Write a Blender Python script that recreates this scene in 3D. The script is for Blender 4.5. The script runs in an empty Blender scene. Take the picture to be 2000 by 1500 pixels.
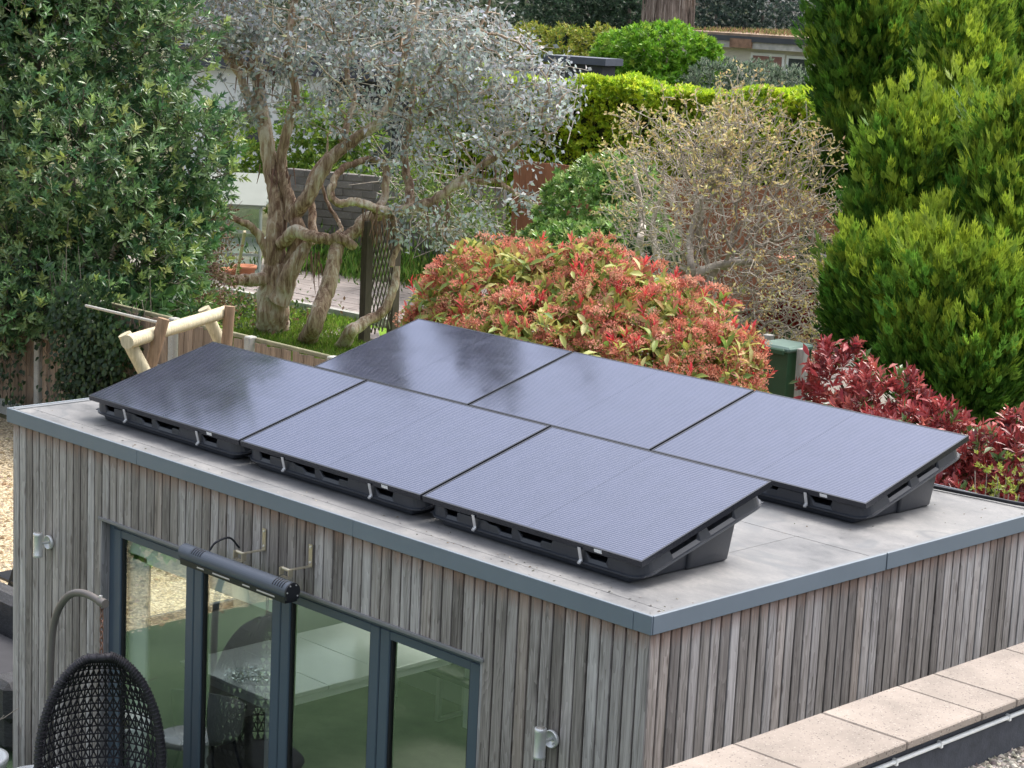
import bpy, bmesh, math, random
import numpy as np
from mathutils import Vector, Matrix

rng = np.random.default_rng(7)
random.seed(7)
SC = bpy.context.scene
COL = SC.collection

# ---------------------------------------------------------------- camera, sky, sun, exposure
cam_d = bpy.data.cameras.new('camera')
cam = bpy.data.objects.new('camera', cam_d)
COL.objects.link(cam)
cam_d.sensor_width = 36.0
cam_d.lens = 72.25
cam_d.clip_end = 600
cam.location = (6.501, -7.675, 5.855)
cam.rotation_euler = (math.radians(79.2086), math.radians(-2.697), math.radians(45.1527))
SC.camera = cam

SUN_AZ, SUN_EL = math.radians(82), math.radians(60)      # azimuth measured from +x
world = bpy.data.worlds.new('World')
SC.world = world
world.use_nodes = True
wn, wl = world.node_tree.nodes, world.node_tree.links
bg = wn['Background']
sky = wn.new('ShaderNodeTexSky')
sky.sky_type = 'NISHITA'
sky.sun_disc = False
sky.sun_elevation = SUN_EL
sky.sun_rotation = math.pi / 2 - SUN_AZ
sky.air_density = 1.0
sky.dust_density = 6.0
sky.ozone_density = 1.0
hs = wn.new('ShaderNodeHueSaturation')
hs.inputs['Saturation'].default_value = 0.5
wl.new(sky.outputs[0], hs.inputs['Color'])
wl.new(hs.outputs[0], bg.inputs['Color'])
bg.inputs['Strength'].default_value = 0.15

sun_d = bpy.data.lights.new('sun', 'SUN')
sun_d.energy = 0.85
sun_d.angle = math.radians(24)
sun_d.color = (1.0, 0.965, 0.92)
sun = bpy.data.objects.new('sun', sun_d)
COL.objects.link(sun)
sdir = Vector((math.cos(SUN_AZ) * math.cos(SUN_EL), math.sin(SUN_AZ) * math.cos(SUN_EL), math.sin(SUN_EL)))
sun.rotation_euler = sdir.to_track_quat('Z', 'Y').to_euler()
sun.location = sdir * 40

vs = SC.view_settings
vs.view_transform = 'Standard'
vs.look = 'None'
vs.exposure = 1.42
vs.gamma = 1.0
vs.use_curve_mapping = False

SC.cycles.max_bounces = 5
SC.cycles.diffuse_bounces = 3
SC.cycles.glossy_bounces = 3
SC.cycles.transparent_max_bounces = 8

# ---------------------------------------------------------------- helpers
MATS = {}


def nodes_of(name):
    m = bpy.data.materials.new(name)
    m.use_nodes = True
    nt = m.node_tree
    return m, nt, nt.nodes['Principled BSDF']


def N(nt, typ, **kw):
    n = nt.nodes.new(typ)
    for k, v in kw.items():
        if k in n.inputs:
            n.inputs[k].default_value = v
        else:
            setattr(n, k, v)
    return n


def ramp(nt, stops, interp='LINEAR'):
    r = nt.nodes.new('ShaderNodeValToRGB')
    r.color_ramp.interpolation = interp
    e = r.color_ramp.elements
    while len(e) < len(stops):
        e.new(0.5)
    for el, (p, c) in zip(e, stops):
        el.position = p
        el.color = (c[0], c[1], c[2], 1)
    return r


def mix(nt, a, b, fac, mode='MIX'):
    """colour mix; a, b, fac are sockets or values"""
    n = nt.nodes.new('ShaderNodeMix')
    n.data_type = 'RGBA'
    n.blend_type = mode
    for sock, v in ((n.inputs[0], fac), (n.inputs[6], a), (n.inputs[7], b)):
        if hasattr(v, 'is_output'):
            nt.links.new(v, sock)
        elif isinstance(v, (int, float)):
            sock.default_value = v
        else:
            sock.default_value = (v[0], v[1], v[2], 1)
    return n.outputs[2]


def math_n(nt, op, a, b=0.0):
    n = nt.nodes.new('ShaderNodeMath')
    n.operation = op
    for i, v in enumerate((a, b)):
        if hasattr(v, 'is_output'):
            nt.links.new(v, n.inputs[i])
        else:
            n.inputs[i].default_value = v
    return n.outputs[0]


def bump(nt, p, height, strength=0.3, dist=0.01):
    b = N(nt, 'ShaderNodeBump', Strength=strength, Distance=dist)
    nt.links.new(height, b.inputs['Height'])
    nt.links.new(b.outputs[0], p.inputs['Normal'])


def coords(nt, scale=(1, 1, 1), which='Object', rot=(0, 0, 0)):
    tc = nt.nodes.new('ShaderNodeTexCoord')
    mp = N(nt, 'ShaderNodeMapping')
    mp.inputs['Scale'].default_value = scale
    mp.inputs['Rotation'].default_value = rot
    nt.links.new(tc.outputs[which], mp.inputs[0])
    return mp.outputs[0]


def noise(nt, vec, scale, detail=4, rough=0.6, dist=0.0):
    n = N(nt, 'ShaderNodeTexNoise', Scale=scale, Detail=detail, Roughness=rough, Distortion=dist)
    if vec is not None:
        nt.links.new(vec, n.inputs['Vector'])
    return n.outputs['Fac']


def plain(name, col, rough=0.6, metal=0.0, var=0.15, scale=6.0, spec=0.5, bmp=0.0, rnd=0.0, stretch=(1, 1, 1)):
    """base colour broken up by noise, optional per-object random value and bump"""
    if name in MATS:
        return MATS[name]
    m, nt, p = nodes_of(name)
    v = coords(nt, stretch)
    f = noise(nt, v, scale, 6)
    lo = tuple(c * (1 - var) for c in col)
    hi = tuple(min(1, c * (1 + var)) for c in col)
    r = ramp(nt, [(0.3, lo), (0.7, hi)])
    nt.links.new(f, r.inputs[0])
    out = r.outputs[0]
    if rnd:
        oi = nt.nodes.new('ShaderNodeObjectInfo')
        k = math_n(nt, 'MULTIPLY_ADD', oi.outputs['Random'], 2 * rnd)
        k.node.inputs[2].default_value = 1 - rnd
        cmb = nt.nodes.new('ShaderNodeCombineColor')
        for i in range(3):
            nt.links.new(k, cmb.inputs[i])
        out = mix(nt, out, cmb.outputs[0], 1.0, 'MULTIPLY')
    nt.links.new(out, p.inputs['Base Color'])
    p.inputs['Roughness'].default_value = rough
    p.inputs['Metallic'].default_value = metal
    p.inputs['Specular IOR Level'].default_value = spec
    if bmp:
        f2 = noise(nt, v, scale * 4, 5)
        bump(nt, p, f2, bmp, 0.01)
    MATS[name] = m
    return m


def leafmat(name, rough=0.5, trans=0.25, spec=0.35):
    """leaf colour comes from the per-leaf colour attribute"""
    m, nt, p = nodes_of(name)
    a = N(nt, 'ShaderNodeAttribute')
    a.attribute_name = 'col'
    nt.links.new(a.outputs['Color'], p.inputs['Base Color'])
    p.inputs['Roughness'].default_value = rough
    p.inputs['Specular IOR Level'].default_value = spec
    if trans:
        t = N(nt, 'ShaderNodeBsdfTranslucent')
        nt.links.new(a.outputs['Color'], t.inputs[0])
        ms = N(nt, 'ShaderNodeMixShader')
        ms.inputs[0].default_value = trans
        nt.links.new(p.outputs[0], ms.inputs[1])
        nt.links.new(t.outputs[0], ms.inputs[2])
        nt.links.new(ms.outputs[0], nt.nodes['Material Output'].inputs[0])
    return m


def tag(o, label=None, cat=None, group=None, kind=None):
    if label:
        o['label'] = label
    if cat:
        o['category'] = cat
    if group:
        o['group'] = group
    if kind:
        o['kind'] = kind
    return o


def thing(name, loc, label, cat, group=None):
    o = bpy.data.objects.new(name, None)
    o.empty_display_size = 0.2
    o.location = loc
    COL.objects.link(o)
    return tag(o, label, cat, group)


def link(name, me, mat=None, parent=None, loc=None):
    o = bpy.data.objects.new(name, me)
    COL.objects.link(o)
    if mat is not None and len(me.materials) == 0:
        me.materials.append(mat)
    if parent is not None:
        o.parent = parent
        if loc is None:
            w = Vector(parent.location)
            q = parent.parent
            while q is not None:
                w += Vector(q.location)
                q = q.parent
            o.location = -w          # mesh is written in world coordinates
    if loc is not None:
        o.location = loc
    return o


class MB:
    """collects boxes, bars, tubes and lathes into one mesh"""

    def __init__(self):
        self.v, self.f, self.sm = [], [], []

    def add(self, v, f, smooth=False):
        k = len(self.v)
        self.v += [tuple(map(float, q)) for q in v]
        self.f += [tuple(i + k for i in q) for q in f]
        self.sm += [smooth] * len(f)
        return self

    def box(self, x0, x1, y0, y1, z0, z1):
        v = [(x0, y0, z0), (x1, y0, z0), (x1, y1, z0), (x0, y1, z0), (x0, y0, z1), (x1, y0, z1), (x1, y1, z1), (x0, y1, z1)]
        return self.add(v, [(0, 3, 2, 1), (4, 5, 6, 7), (0, 1, 5, 4), (1, 2, 6, 5), (2, 3, 7, 6), (3, 0, 4, 7)])

    def cbox(self, x0, x1, y0, y1, z0, z1, c=0.004):
        """box with chamfered edges"""
        bm = bmesh.new()
        bmesh.ops.create_cube(bm, size=1)
        for q in bm.verts:
            q.co = Vector(((x0 + x1) / 2 + q.co.x * (x1 - x0), (y0 + y1) / 2 + q.co.y * (y1 - y0), (z0 + z1) / 2 + q.co.z * (z1 - z0)))
        bmesh.ops.bevel(bm, geom=bm.edges[:], offset=c, segments=1, affect='EDGES', profile=0.5)
        bm.verts.index_update()
        self.add([q.co[:] for q in bm.verts], [[w.index for w in q.verts] for q in bm.faces])
        bm.free()
        return self

    def bar(self, a, b, w, h, up=(0, 0, 1)):
        a, b = np.array(a, float), np.array(b, float)
        d = b - a
        d /= np.linalg.norm(d)
        s = np.cross(d, up)
        s /= np.linalg.norm(s)
        u = np.cross(s, d)
        v = []
        for p in (a, b):
            for i, j in ((-1, -1), (1, -1), (1, 1), (-1, 1)):
                v.append(p + s * i * w / 2 + u * j * h / 2)
        return self.add(v, [(0, 3, 2, 1), (4, 5, 6, 7), (0, 1, 5, 4), (1, 2, 6, 5), (2, 3, 7, 6), (3, 0, 4, 7)])

    def tube(self, path, rad, n=8, caps=True, smooth=True, gnarl=0.0):
        P = np.array(path, float)
        R = np.full(len(P), rad, float) if np.isscalar(rad) else np.array(rad, float)
        T = np.gradient(P, axis=0)
        T /= np.linalg.norm(T, axis=1)[:, None] + 1e-12
        u = np.cross(T[0], (0.3, 0.2, 1.0))
        if np.linalg.norm(u) < 1e-3:
            u = np.cross(T[0], (1, 0, 0))
        v = []
        for i in range(len(P)):
            u = u - T[i] * (u @ T[i])
            u /= np.linalg.norm(u)
            w = np.cross(T[i], u)
            for k in range(n):
                a = 2 * math.pi * k / n
                g = 1.0
                if gnarl:
                    g += gnarl * (math.sin(3 * a + i * .35 + R[0] * 50) + .8 * math.sin(5 * a - i * .5 + 1.3) + .7 * math.sin(2 * a + i * .9) * math.sin(i * .63 + R[0] * 80)) + gnarl * .5 * random.gauss(0, 1)
                v.append(P[i] + R[i] * g * (math.cos(a) * u + math.sin(a) * w))
        f = []
        for i in range(len(P) - 1):
            for k in range(n):
                f.append((i * n + k, i * n + (k + 1) % n, (i + 1) * n + (k + 1) % n, (i + 1) * n + k))
        self.add(v, f, smooth)
        if caps:
            q = len(v)
            self.add(v[:n], [tuple(range(n - 1, -1, -1))])
            self.add(v[q - n:], [tuple(range(n))])
        return self

    def lathe(self, prof, c=(0, 0, 0), n=20, smooth=True):
        v, f = [], []
        for r, z in prof:
            for k in range(n):
                a = 2 * math.pi * k / n
                v.append((c[0] + r * math.cos(a), c[1] + r * math.sin(a), c[2] + z))
        for i in range(len(prof) - 1):
            for k in range(n):
                f.append((i * n + k, i * n + (k + 1) % n, (i + 1) * n + (k + 1) % n, (i + 1) * n + k))
        f.append(tuple(range(n - 1, -1, -1)))
        f.append(tuple(range((len(prof) - 1) * n, len(prof) * n)))
        return self.add(v, f, smooth)

    def mesh(self, name):
        me = bpy.data.meshes.new(name)
        me.from_pydata(self.v, [], self.f)
        me.polygons.foreach_set('use_smooth', self.sm)
        me.update()
        return me

    def build(self, name, mat, parent=None, loc=None):
        return link(name, self.mesh(name), mat, parent, loc)


def sheet(name, pts, z, mat, kind='structure'):
    me = bpy.data.meshes.new(name)
    me.from_pydata([(p[0], p[1], z) for p in pts], [], [tuple(range(len(pts)))])
    o = link(name, me, mat)
    return tag(o, kind=kind)


def copy_tree(o, parent=None):
    c = o.copy()
    COL.objects.link(c)
    c.parent = parent
    for ch in list(o.children):
        copy_tree(ch, c)
    return c


def unit(a):
    return a / (np.linalg.norm(a, axis=-1, keepdims=True) + 1e-9)


def fast_mesh(name, V, F, cols=None, smooth=False):
    """V (n,3), F (m,k) with constant k, optional per-vertex colours"""
    me = bpy.data.meshes.new(name)
    V = np.ascontiguousarray(V, np.float32)
    F = np.ascontiguousarray(F, np.int32)
    m, k = F.shape
    me.vertices.add(len(V))
    me.vertices.foreach_set('co', V.ravel())
    me.loops.add(m * k)
    me.loops.foreach_set('vertex_index', F.ravel())
    me.polygons.add(m)
    me.polygons.foreach_set('loop_start', np.arange(0, m * k, k, dtype=np.int32))
    me.polygons.foreach_set('loop_total', np.full(m, k, np.int32))
    if smooth:
        me.polygons.foreach_set('use_smooth', np.ones(m, bool))
    me.update(calc_edges=True)
    if cols is not None:
        at = me.color_attributes.new('col', 'FLOAT_COLOR', 'POINT')
        c4 = np.ones((len(V), 4), np.float32)
        c4[:, :3] = cols
        at.data.foreach_set('color', c4.ravel())
    return me


# leaf templates: (side, along, normal) and triangles
T_DIAM = (np.array([(0, 0, 0), (-.5, .5, .10), (.5, .5, .10), (0, 1, -.04)]), np.array([(0, 3, 1), (0, 2, 3)]))
T_OVAL = (np.array([(0, 0, 0), (-.36, .28, .07), (.36, .28, .07), (-.46, .6, .08), (.46, .6, .08), (0, 1, -.10), (0, .5, 0)]),
          np.array([(0, 6, 1), (1, 6, 3), (3, 6, 5), (0, 2, 6), (2, 4, 6), (4, 5, 6)]))
_s, _t = [], []
for _k, (_a, _b, _l) in enumerate([(0, .10, .95), (-30, .10, .62), (30, .10, .62), (-22, .38, .48), (22, .38, .48)]):
    _ca, _sa = math.cos(math.radians(_a)), math.sin(math.radians(_a))
    _w = .088
    _o = len(_s)
    for _u, _h in ((0, 0), (-_w, .5), (_w, .5), (0, 1)):
        _y = _h * _l
        _s.append((_u * _ca + _y * _sa, _b + _y * _ca - _u * _sa, .05 * (_k % 2) + .03 * abs(_u) / _w - .1 * _h * abs(_a) / 40))
    _t += [(_o, _o + 3, _o + 1), (_o, _o + 2, _o + 3)]
T_SPRAY = (np.array(_s), np.array(_t))


def leaves(name, P, D, U, L, W, C, mat, parent, tmpl=T_DIAM, kind='stuff'):
    """one mesh of leaves: points P, directions D, blade normals U, lengths L, widths W, colours C"""
    n = len(P)
    d = unit(D)
    s = unit(np.cross(d, U) + 1e-6)
    u = np.cross(s, d)
    tv, tf = tmpl
    L = np.broadcast_to(L, (n,))[:, None, None]
    W = np.broadcast_to(W, (n,))[:, None, None]
    V = P[:, None, :] + tv[None, :, 0:1] * s[:, None, :] * W + tv[None, :, 1:2] * d[:, None, :] * L + tv[None, :, 2:3] * u[:, None, :] * L
    k = len(tv)
    F = (tf[None] + (np.arange(n) * k)[:, None, None]).reshape(-1, 3)
    cc = np.repeat(C[:, None, :], k, 1).reshape(-1, 3)
    me = fast_mesh(name, V.reshape(-1, 3), F, cc)
    o = link(name, me, mat, parent)
    if kind:
        o['kind'] = kind
    return o


def palette(n, cols, w=None, jit=0.25):
    cols = np.array(cols, float)
    i = rng.choice(len(cols), n, p=None if w is None else np.array(w) / np.sum(w))
    c = cols[i] * (1 + rng.uniform(-jit, jit, (n, 1))) * (1 + rng.uniform(-.08, .08, (n, 3)))
    return np.clip(c, 0.002, .9)


def rand_dirs(n):
    return unit(rng.normal(size=(n, 3)))


def crown_pts(ells, n, shell=0.35, lump=0.18, zmin=0.05):
    """points and outward normals in the outer shell of a union of upright ellipsoids (x,y,z,rh,rv)"""
    E_ = np.array(ells, float)
    area = E_[:, 3] * (E_[:, 3] + E_[:, 4])
    out_p, out_n = [], []
    got = 0
    ph = rng.uniform(0, 6.28, (6,))
    while got < n:
        i = rng.choice(len(E_), n, p=area / area.sum())
        d = rand_dirs(n)
        lob = 1 + lump * (np.sin(d[:, 0] * 5 + ph[0] + i) * np.sin(d[:, 1] * 6 + ph[1]) + .7 * np.sin(d[:, 2] * 7 + ph[2] + 2 * i) * np.sin(d[:, 0] * 9 + ph[3]))
        rr = (1 - shell * rng.random(n) ** 1.6) * lob
        r = np.stack([E_[i, 3], E_[i, 3], E_[i, 4]], 1)
        p = E_[i, :3] + d * r * rr[:, None]
        nn = unit(d / r)
        keep = p[:, 2] > zmin
        for j in range(len(E_)):
            q = (p - E_[j, :3]) / np.array([E_[j, 3], E_[j, 3], E_[j, 4]])
            keep &= ~((np.linalg.norm(q, axis=1) < (1 - shell * 1.15)) & (i != j))
        out_p.append(p[keep])
        out_n.append(nn[keep])
        got += keep.sum()
    return np.concatenate(out_p)[:n], np.concatenate(out_n)[:n]


def rosettes(C0, A, m, L, spread=0.9, jit=0.3, stem=0.3):
    """m leaves round each shoot tip C0 with axis A -> points, dirs, normals, lengths"""
    n = len(C0)
    A = unit(A)
    x = unit(np.cross(A, rand_dirs(n)))
    y = np.cross(A, x)
    a = (np.arange(m)[None] * 2.399 + rng.uniform(0, 6.28, (n, 1)))
    lvl = (np.arange(m)[None] + .5) / m
    tilt = spread * (0.45 + 0.75 * lvl) + rng.uniform(-jit, jit, (n, m))
    rad = np.cos(a)[..., None] * x[:, None] + np.sin(a)[..., None] * y[:, None]
    D = np.cos(tilt)[..., None] * A[:, None] + np.sin(tilt)[..., None] * rad
    P = C0[:, None] - A[:, None] * (lvl * stem)[..., None] * L
    U = A[:, None] * np.sin(tilt)[..., None] - rad * np.cos(tilt)[..., None]
    U = U + .25 * rng.normal(size=U.shape)
    LL = L * rng.uniform(.65, 1.1, (n, m))
    return P.reshape(-1, 3), D.reshape(-1, 3), U.reshape(-1, 3), LL.reshape(-1)


def segs(name, P0, P1, R0, R1, mat, parent, n=4, cols=None, kind=None):
    """many tapered sticks as one mesh"""
    m = len(P0)
    d = unit(P1 - P0)
    u = unit(np.cross(d, np.where(np.abs(d[:, 2:3]) > .9, [[1., 0, 0]], [[0, 0, 1.]])))
    w = np.cross(d, u)
    a = np.arange(n) * 2 * np.pi / n
    ring = np.cos(a)[None, :, None] * u[:, None] + np.sin(a)[None, :, None] * w[:, None]
    A_ = P0[:, None] + ring * np.broadcast_to(R0, (m,))[:, None, None]
    B_ = P1[:, None] + ring * np.broadcast_to(R1, (m,))[:, None, None]
    V = np.concatenate([A_, B_], 1).reshape(-1, 3)
    f = np.array([(k, (k + 1) % n, n + (k + 1) % n, n + k) for k in range(n)])
    F = (f[None] + (np.arange(m) * 2 * n)[:, None, None]).reshape(-1, 4)
    cc = None if cols is None else np.repeat(cols, 2 * n, 0)
    o = link(name, fast_mesh(name, V, F, cc, True), mat, parent)
    if kind:
        o['kind'] = kind
    return o


def smooth_path(pts, per=6):
    P = np.array(pts, float)
    P = np.vstack([2 * P[0] - P[1], P, 2 * P[-1] - P[-2]])
    out = []
    for i in range(1, len(P) - 2):
        for t in np.linspace(0, 1, per, endpoint=False):
            a, b, c, d = P[i - 1], P[i], P[i + 1], P[i + 2]
            out.append(.5 * (2 * b + (c - a) * t + (2 * a - 5 * b + 4 * c - d) * t * t + (3 * b - 3 * c + d - a) * t ** 3))
    out.append(P[-2])
    return np.array(out)


def limb(pts, r0, r1, per=6, wob=0.06, pw=1.0):
    P = smooth_path(pts, per)
    t = np.linspace(0, 1, len(P))
    R = (r0 + (r1 - r0) * t ** pw) * (1 + wob * np.sin(t * 23 + r0 * 90) + wob * .6 * np.sin(t * 41 + r1 * 300))
    return P, R


def colonize(seeds, attr, step=.12, kill=.2, infl=1.5, iters=90):
    """space colonisation: returns node positions and parent indices"""
    P = [np.array(s, float) for s in seeds]
    par = [-1] + list(range(len(seeds) - 1))
    A_ = attr.copy()
    near = np.full(len(A_), 1e9)
    who = np.zeros(len(A_), int)
    new = list(range(len(P)))
    for it in range(iters):
        Q = np.array([P[i] for i in new])
        D = np.linalg.norm(A_[:, None] - Q[None], axis=2)
        j = D.argmin(1)
        dm = D[np.arange(len(A_)), j]
        upd = dm < near
        near[upd] = dm[upd]
        who[upd] = np.array(new)[j[upd]]
        live = near > kill
        A_, near, who = A_[live], near[live], who[live]
        if len(A_) == 0:
            break
        new = []
        act = near < infl
        if not act.any():
            act = near <= near.min() + .01
        for w in np.unique(who[act]):
            d = unit(A_[act & (who == w)] - P[w]).sum(0)
            d = unit(d[None])[0] + rng.normal(size=3) * .18
            q = P[w] + unit(d[None])[0] * step
            P.append(q)
            par.append(w)
            new.append(len(P) - 1)
        if len(P) > 16000:
            break
    return np.array(P), np.array(par)


def graph_radii(par, tip, power=2.2, cap=1.0):
    n = len(par)
    ch = np.zeros(n)
    for i in range(n - 1, 0, -1):
        if ch[i] == 0:
            ch[i] = tip ** power
        ch[par[i]] += ch[i]
    return np.minimum(ch ** (1 / power), cap)

# ---------------------------------------------------------------- materials
def board_mat(name='weathered_larch', top_stain=.8, tone=None):
    m, nt, p = nodes_of(name)
    tc = nt.nodes.new('ShaderNodeTexCoord')
    oi = nt.nodes.new('ShaderNodeObjectInfo')
    off = nt.nodes.new('ShaderNodeVectorMath')
    off.operation = 'SCALE'
    off.inputs[0].default_value = (31.7, 17.3, 53.1)
    nt.links.new(oi.outputs['Random'], off.inputs['Scale'])
    ad = nt.nodes.new('ShaderNodeVectorMath')
    ad.operation = 'ADD'
    nt.links.new(tc.outputs['Object'], ad.inputs[0])
    nt.links.new(off.outputs[0], ad.inputs[1])

    def mp(s):
        q = N(nt, 'ShaderNodeMapping')
        q.inputs['Scale'].default_value = s
        nt.links.new(ad.outputs[0], q.inputs[0])
        return q.outputs[0]
    # cathedral grain: distorted bands running up the board
    wob = noise(nt, mp((9, 9, 1.1)), 1.0, 3, .5)
    gx = nt.nodes.new('ShaderNodeSeparateXYZ')
    nt.links.new(ad.outputs[0], gx.inputs[0])
    xx = math_n(nt, 'ADD', math_n(nt, 'MULTIPLY', math_n(nt, 'ADD', gx.outputs[0], gx.outputs[1]), 16.0), math_n(nt, 'MULTIPLY', wob, 9.0))
    bands = math_n(nt, 'FRACT', math_n(nt, 'MULTIPLY', xx, 1.6))
    streak = noise(nt, mp((60, 60, 1.3)), 1.0, 6, .7)
    fibre = noise(nt, mp((260, 260, 4.0)), 1.0, 3, .6)
    big = noise(nt, mp((14, 14, 1.6)), 1.0, 3, .5)
    tot = math_n(nt, 'ADD', math_n(nt, 'MULTIPLY', streak, .55), math_n(nt, 'MULTIPLY', bands, .10))
    tot = math_n(nt, 'ADD', tot, math_n(nt, 'MULTIPLY', fibre, .18))
    tot = math_n(nt, 'ADD', tot, math_n(nt, 'MULTIPLY', big, .35))
    r = ramp(nt, [(.40, (.08, .072, .067)), (.50, (.20, .19, .182)), (.60, (.315, .303, .295)), (.74, (.46, .45, .443))])
    nt.links.new(tot, r.inputs[0])
    # knots
    vo = N(nt, 'ShaderNodeTexVoronoi', Scale=1.0)
    nt.links.new(mp((9, 9, 2.6)), vo.inputs['Vector'])
    kn = ramp(nt, [(.06, (1, 1, 1)), (.13, (0, 0, 0))])
    nt.links.new(vo.outputs['Distance'], kn.inputs[0])
    col = mix(nt, r.outputs[0], (.11, .09, .08), math_n(nt, 'MULTIPLY', kn.outputs[0], .7))
    # each board has weathered to its own tone
    rr = ramp(nt, [(0, (.58, .56, .55)), (.25, (.84, .82, .80)), (.55, (1.0, .99, 1.0)), (.8, (1.22, 1.24, 1.28)), (1, (1.0, .92, .86))])
    nt.links.new(oi.outputs['Random'], rr.inputs[0])
    col = mix(nt, col, rr.outputs[0], 1.0, 'MULTIPLY')
    if tone:
        col = mix(nt, col, tone, 1.0, 'MULTIPLY')
    # unweathered brown timber left under the roof trim, ragged lower edge
    sx = nt.nodes.new('ShaderNodeSeparateXYZ')
    nt.links.new(tc.outputs['Object'], sx.inputs[0])
    edge = math_n(nt, 'ADD', math_n(nt, 'MULTIPLY', sx.outputs[2], 7.0), math_n(nt, 'MULTIPLY', streak, 1.7))
    br = ramp(nt, [(.05, (0, 0, 0)), (.95, (1, 1, 1))])
    nt.links.new(edge, br.inputs[0])
    col = mix(nt, col, (.27, .14, .085), math_n(nt, 'MULTIPLY', br.outputs[0], top_stain))
    nt.links.new(col, p.inputs['Base Color'])
    p.inputs['Roughness'].default_value = .78
    p.inputs['Specular IOR Level'].default_value = .3
    bump(nt, p, tot, .35, .004)
    return m


def roof_mat():
    m, nt, p = nodes_of('roof_membrane')
    v = coords(nt, (1, 1, 1))
    a = noise(nt, v, 1.6, 6, .6)
    b = noise(nt, coords(nt, (3.2, 6, 1), rot=(0, 0, .35)), 1.0, 7, .75, .8)
    c = noise(nt, coords(nt, (1, 1.5, 1), rot=(0, 0, .1)), 40, 8, .85)
    t = math_n(nt, 'ADD', math_n(nt, 'MULTIPLY', a, .36), math_n(nt, 'ADD', math_n(nt, 'MULTIPLY', b, .34), math_n(nt, 'MULTIPLY', c, .30)))
    r = ramp(nt, [(.37, (.065, .068, .071)), (.45, (.125, .127, .13)), (.53, (.178, .178, .178)), (.63, (.26, .256, .245))])
    nt.links.new(t, r.inputs[0])
    # dried puddle marks, with a darker wet patch towards the back corner
    d = noise(nt, v, .9, 3, .4, 1.2)
    pr = ramp(nt, [(.56, (0, 0, 0)), (.585, (1, 1, 1)), (.60, (.25, .25, .25)), (.72, (.1, .1, .1))])
    nt.links.new(d, pr.inputs[0])
    col = mix(nt, r.outputs[0], (.10, .11, .12), math_n(nt, 'MULTIPLY', pr.outputs[0], .6))
    # specks of lichen and dirt
    vo = N(nt, 'ShaderNodeTexVoronoi', Scale=9.0)
    nt.links.new(v, vo.inputs['Vector'])
    sp = ramp(nt, [(.035, (1, 1, 1)), (.06, (0, 0, 0))])
    nt.links.new(vo.outputs['Distance'], sp.inputs[0])
    col = mix(nt, col, (.12, .12, .12), math_n(nt, 'MULTIPLY', sp.outputs[0], .7))
    nt.links.new(col, p.inputs['Base Color'])
    rg = ramp(nt, [(.4, (.45, .45, .45)), (.62, (.75, .75, .75))])
    nt.links.new(t, rg.inputs[0])
    nt.links.new(rg.outputs[0], p.inputs['Roughness'])
    bump(nt, p, c, .12, .01)
    return m


def solar_mat():
    """black cells under glass: thin bus wires along the module, a gap line across its middle"""
    m, nt, p = nodes_of('solar_glass')
    tc = nt.nodes.new('ShaderNodeTexCoord')
    sx = nt.nodes.new('ShaderNodeSeparateXYZ')
    nt.links.new(tc.outputs['Object'], sx.inputs[0])
    vlen = math_n(nt, 'DIVIDE', sx.outputs[1], math.cos(TILT))
    w = math_n(nt, 'FRACT', math_n(nt, 'DIVIDE', vlen, 0.0182))
    line = math_n(nt, 'MAXIMUM', math_n(nt, 'SUBTRACT', 1.0, math_n(nt, 'MULTIPLY', math_n(nt, 'ABSOLUTE', math_n(nt, 'SUBTRACT', w, .5)), 4.0)), 0.0)
    cu = math_n(nt, 'FRACT', math_n(nt, 'DIVIDE', sx.outputs[0], 0.0952))
    cg = math_n(nt, 'LESS_THAN', cu, .03)
    mid = math_n(nt, 'LESS_THAN', math_n(nt, 'ABSOLUTE', math_n(nt, 'SUBTRACT', sx.outputs[0], .861)), .0032)
    cell = noise(nt, coords(nt, (10.5, 5.4, 1)), 1.0, 2)
    r = ramp(nt, [(.3, (.010, .012, .024)), (.7, (.020, .022, .042))])
    nt.links.new(cell, r.inputs[0])
    col = mix(nt, r.outputs[0], (.16, .165, .20), math_n(nt, 'MULTIPLY', line, .8))
    col = mix(nt, col, (.006, .006, .008), mid)
    nt.links.new(col, p.inputs['Base Color'])
    p.inputs['Roughness'].default_value = .6
    p.inputs['Specular IOR Level'].default_value = 0.0
    gl = N(nt, 'ShaderNodeBsdfGlossy')
    gl.inputs['Color'].default_value = (.69, .745, .92, 1)
    # faint film of dust and dried rain makes the mirror uneven
    du = noise(nt, coords(nt, (1.1, 2.4, 1)), 2.2, 5, .6)
    dr = ramp(nt, [(.35, (.055, .055, .055)), (.7, (.12, .12, .12))])
    nt.links.new(du, dr.inputs[0])
    nt.links.new(dr.outputs[0], gl.inputs['Roughness'])
    fr_ = N(nt, 'ShaderNodeFresnel')
    fr_.inputs['IOR'].default_value = 2.0
    f = noise(nt, coords(nt, (1.3, 1.3, 1.3)), 1.5, 2, .4)
    b = N(nt, 'ShaderNodeBump', Strength=.03, Distance=.02)
    nt.links.new(f, b.inputs['Height'])
    nt.links.new(b.outputs[0], gl.inputs['Normal'])
    fac = math_n(nt, 'MINIMUM', math_n(nt, 'MULTIPLY', fr_.outputs[0], 1.18), 1.0)
    ms = N(nt, 'ShaderNodeMixShader')
    nt.links.new(fac, ms.inputs[0])
    nt.links.new(p.outputs[0], ms.inputs[1])
    nt.links.new(gl.outputs[0], ms.inputs[2])
    nt.links.new(ms.outputs[0], nt.nodes['Material Output'].inputs[0])
    return m


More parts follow.
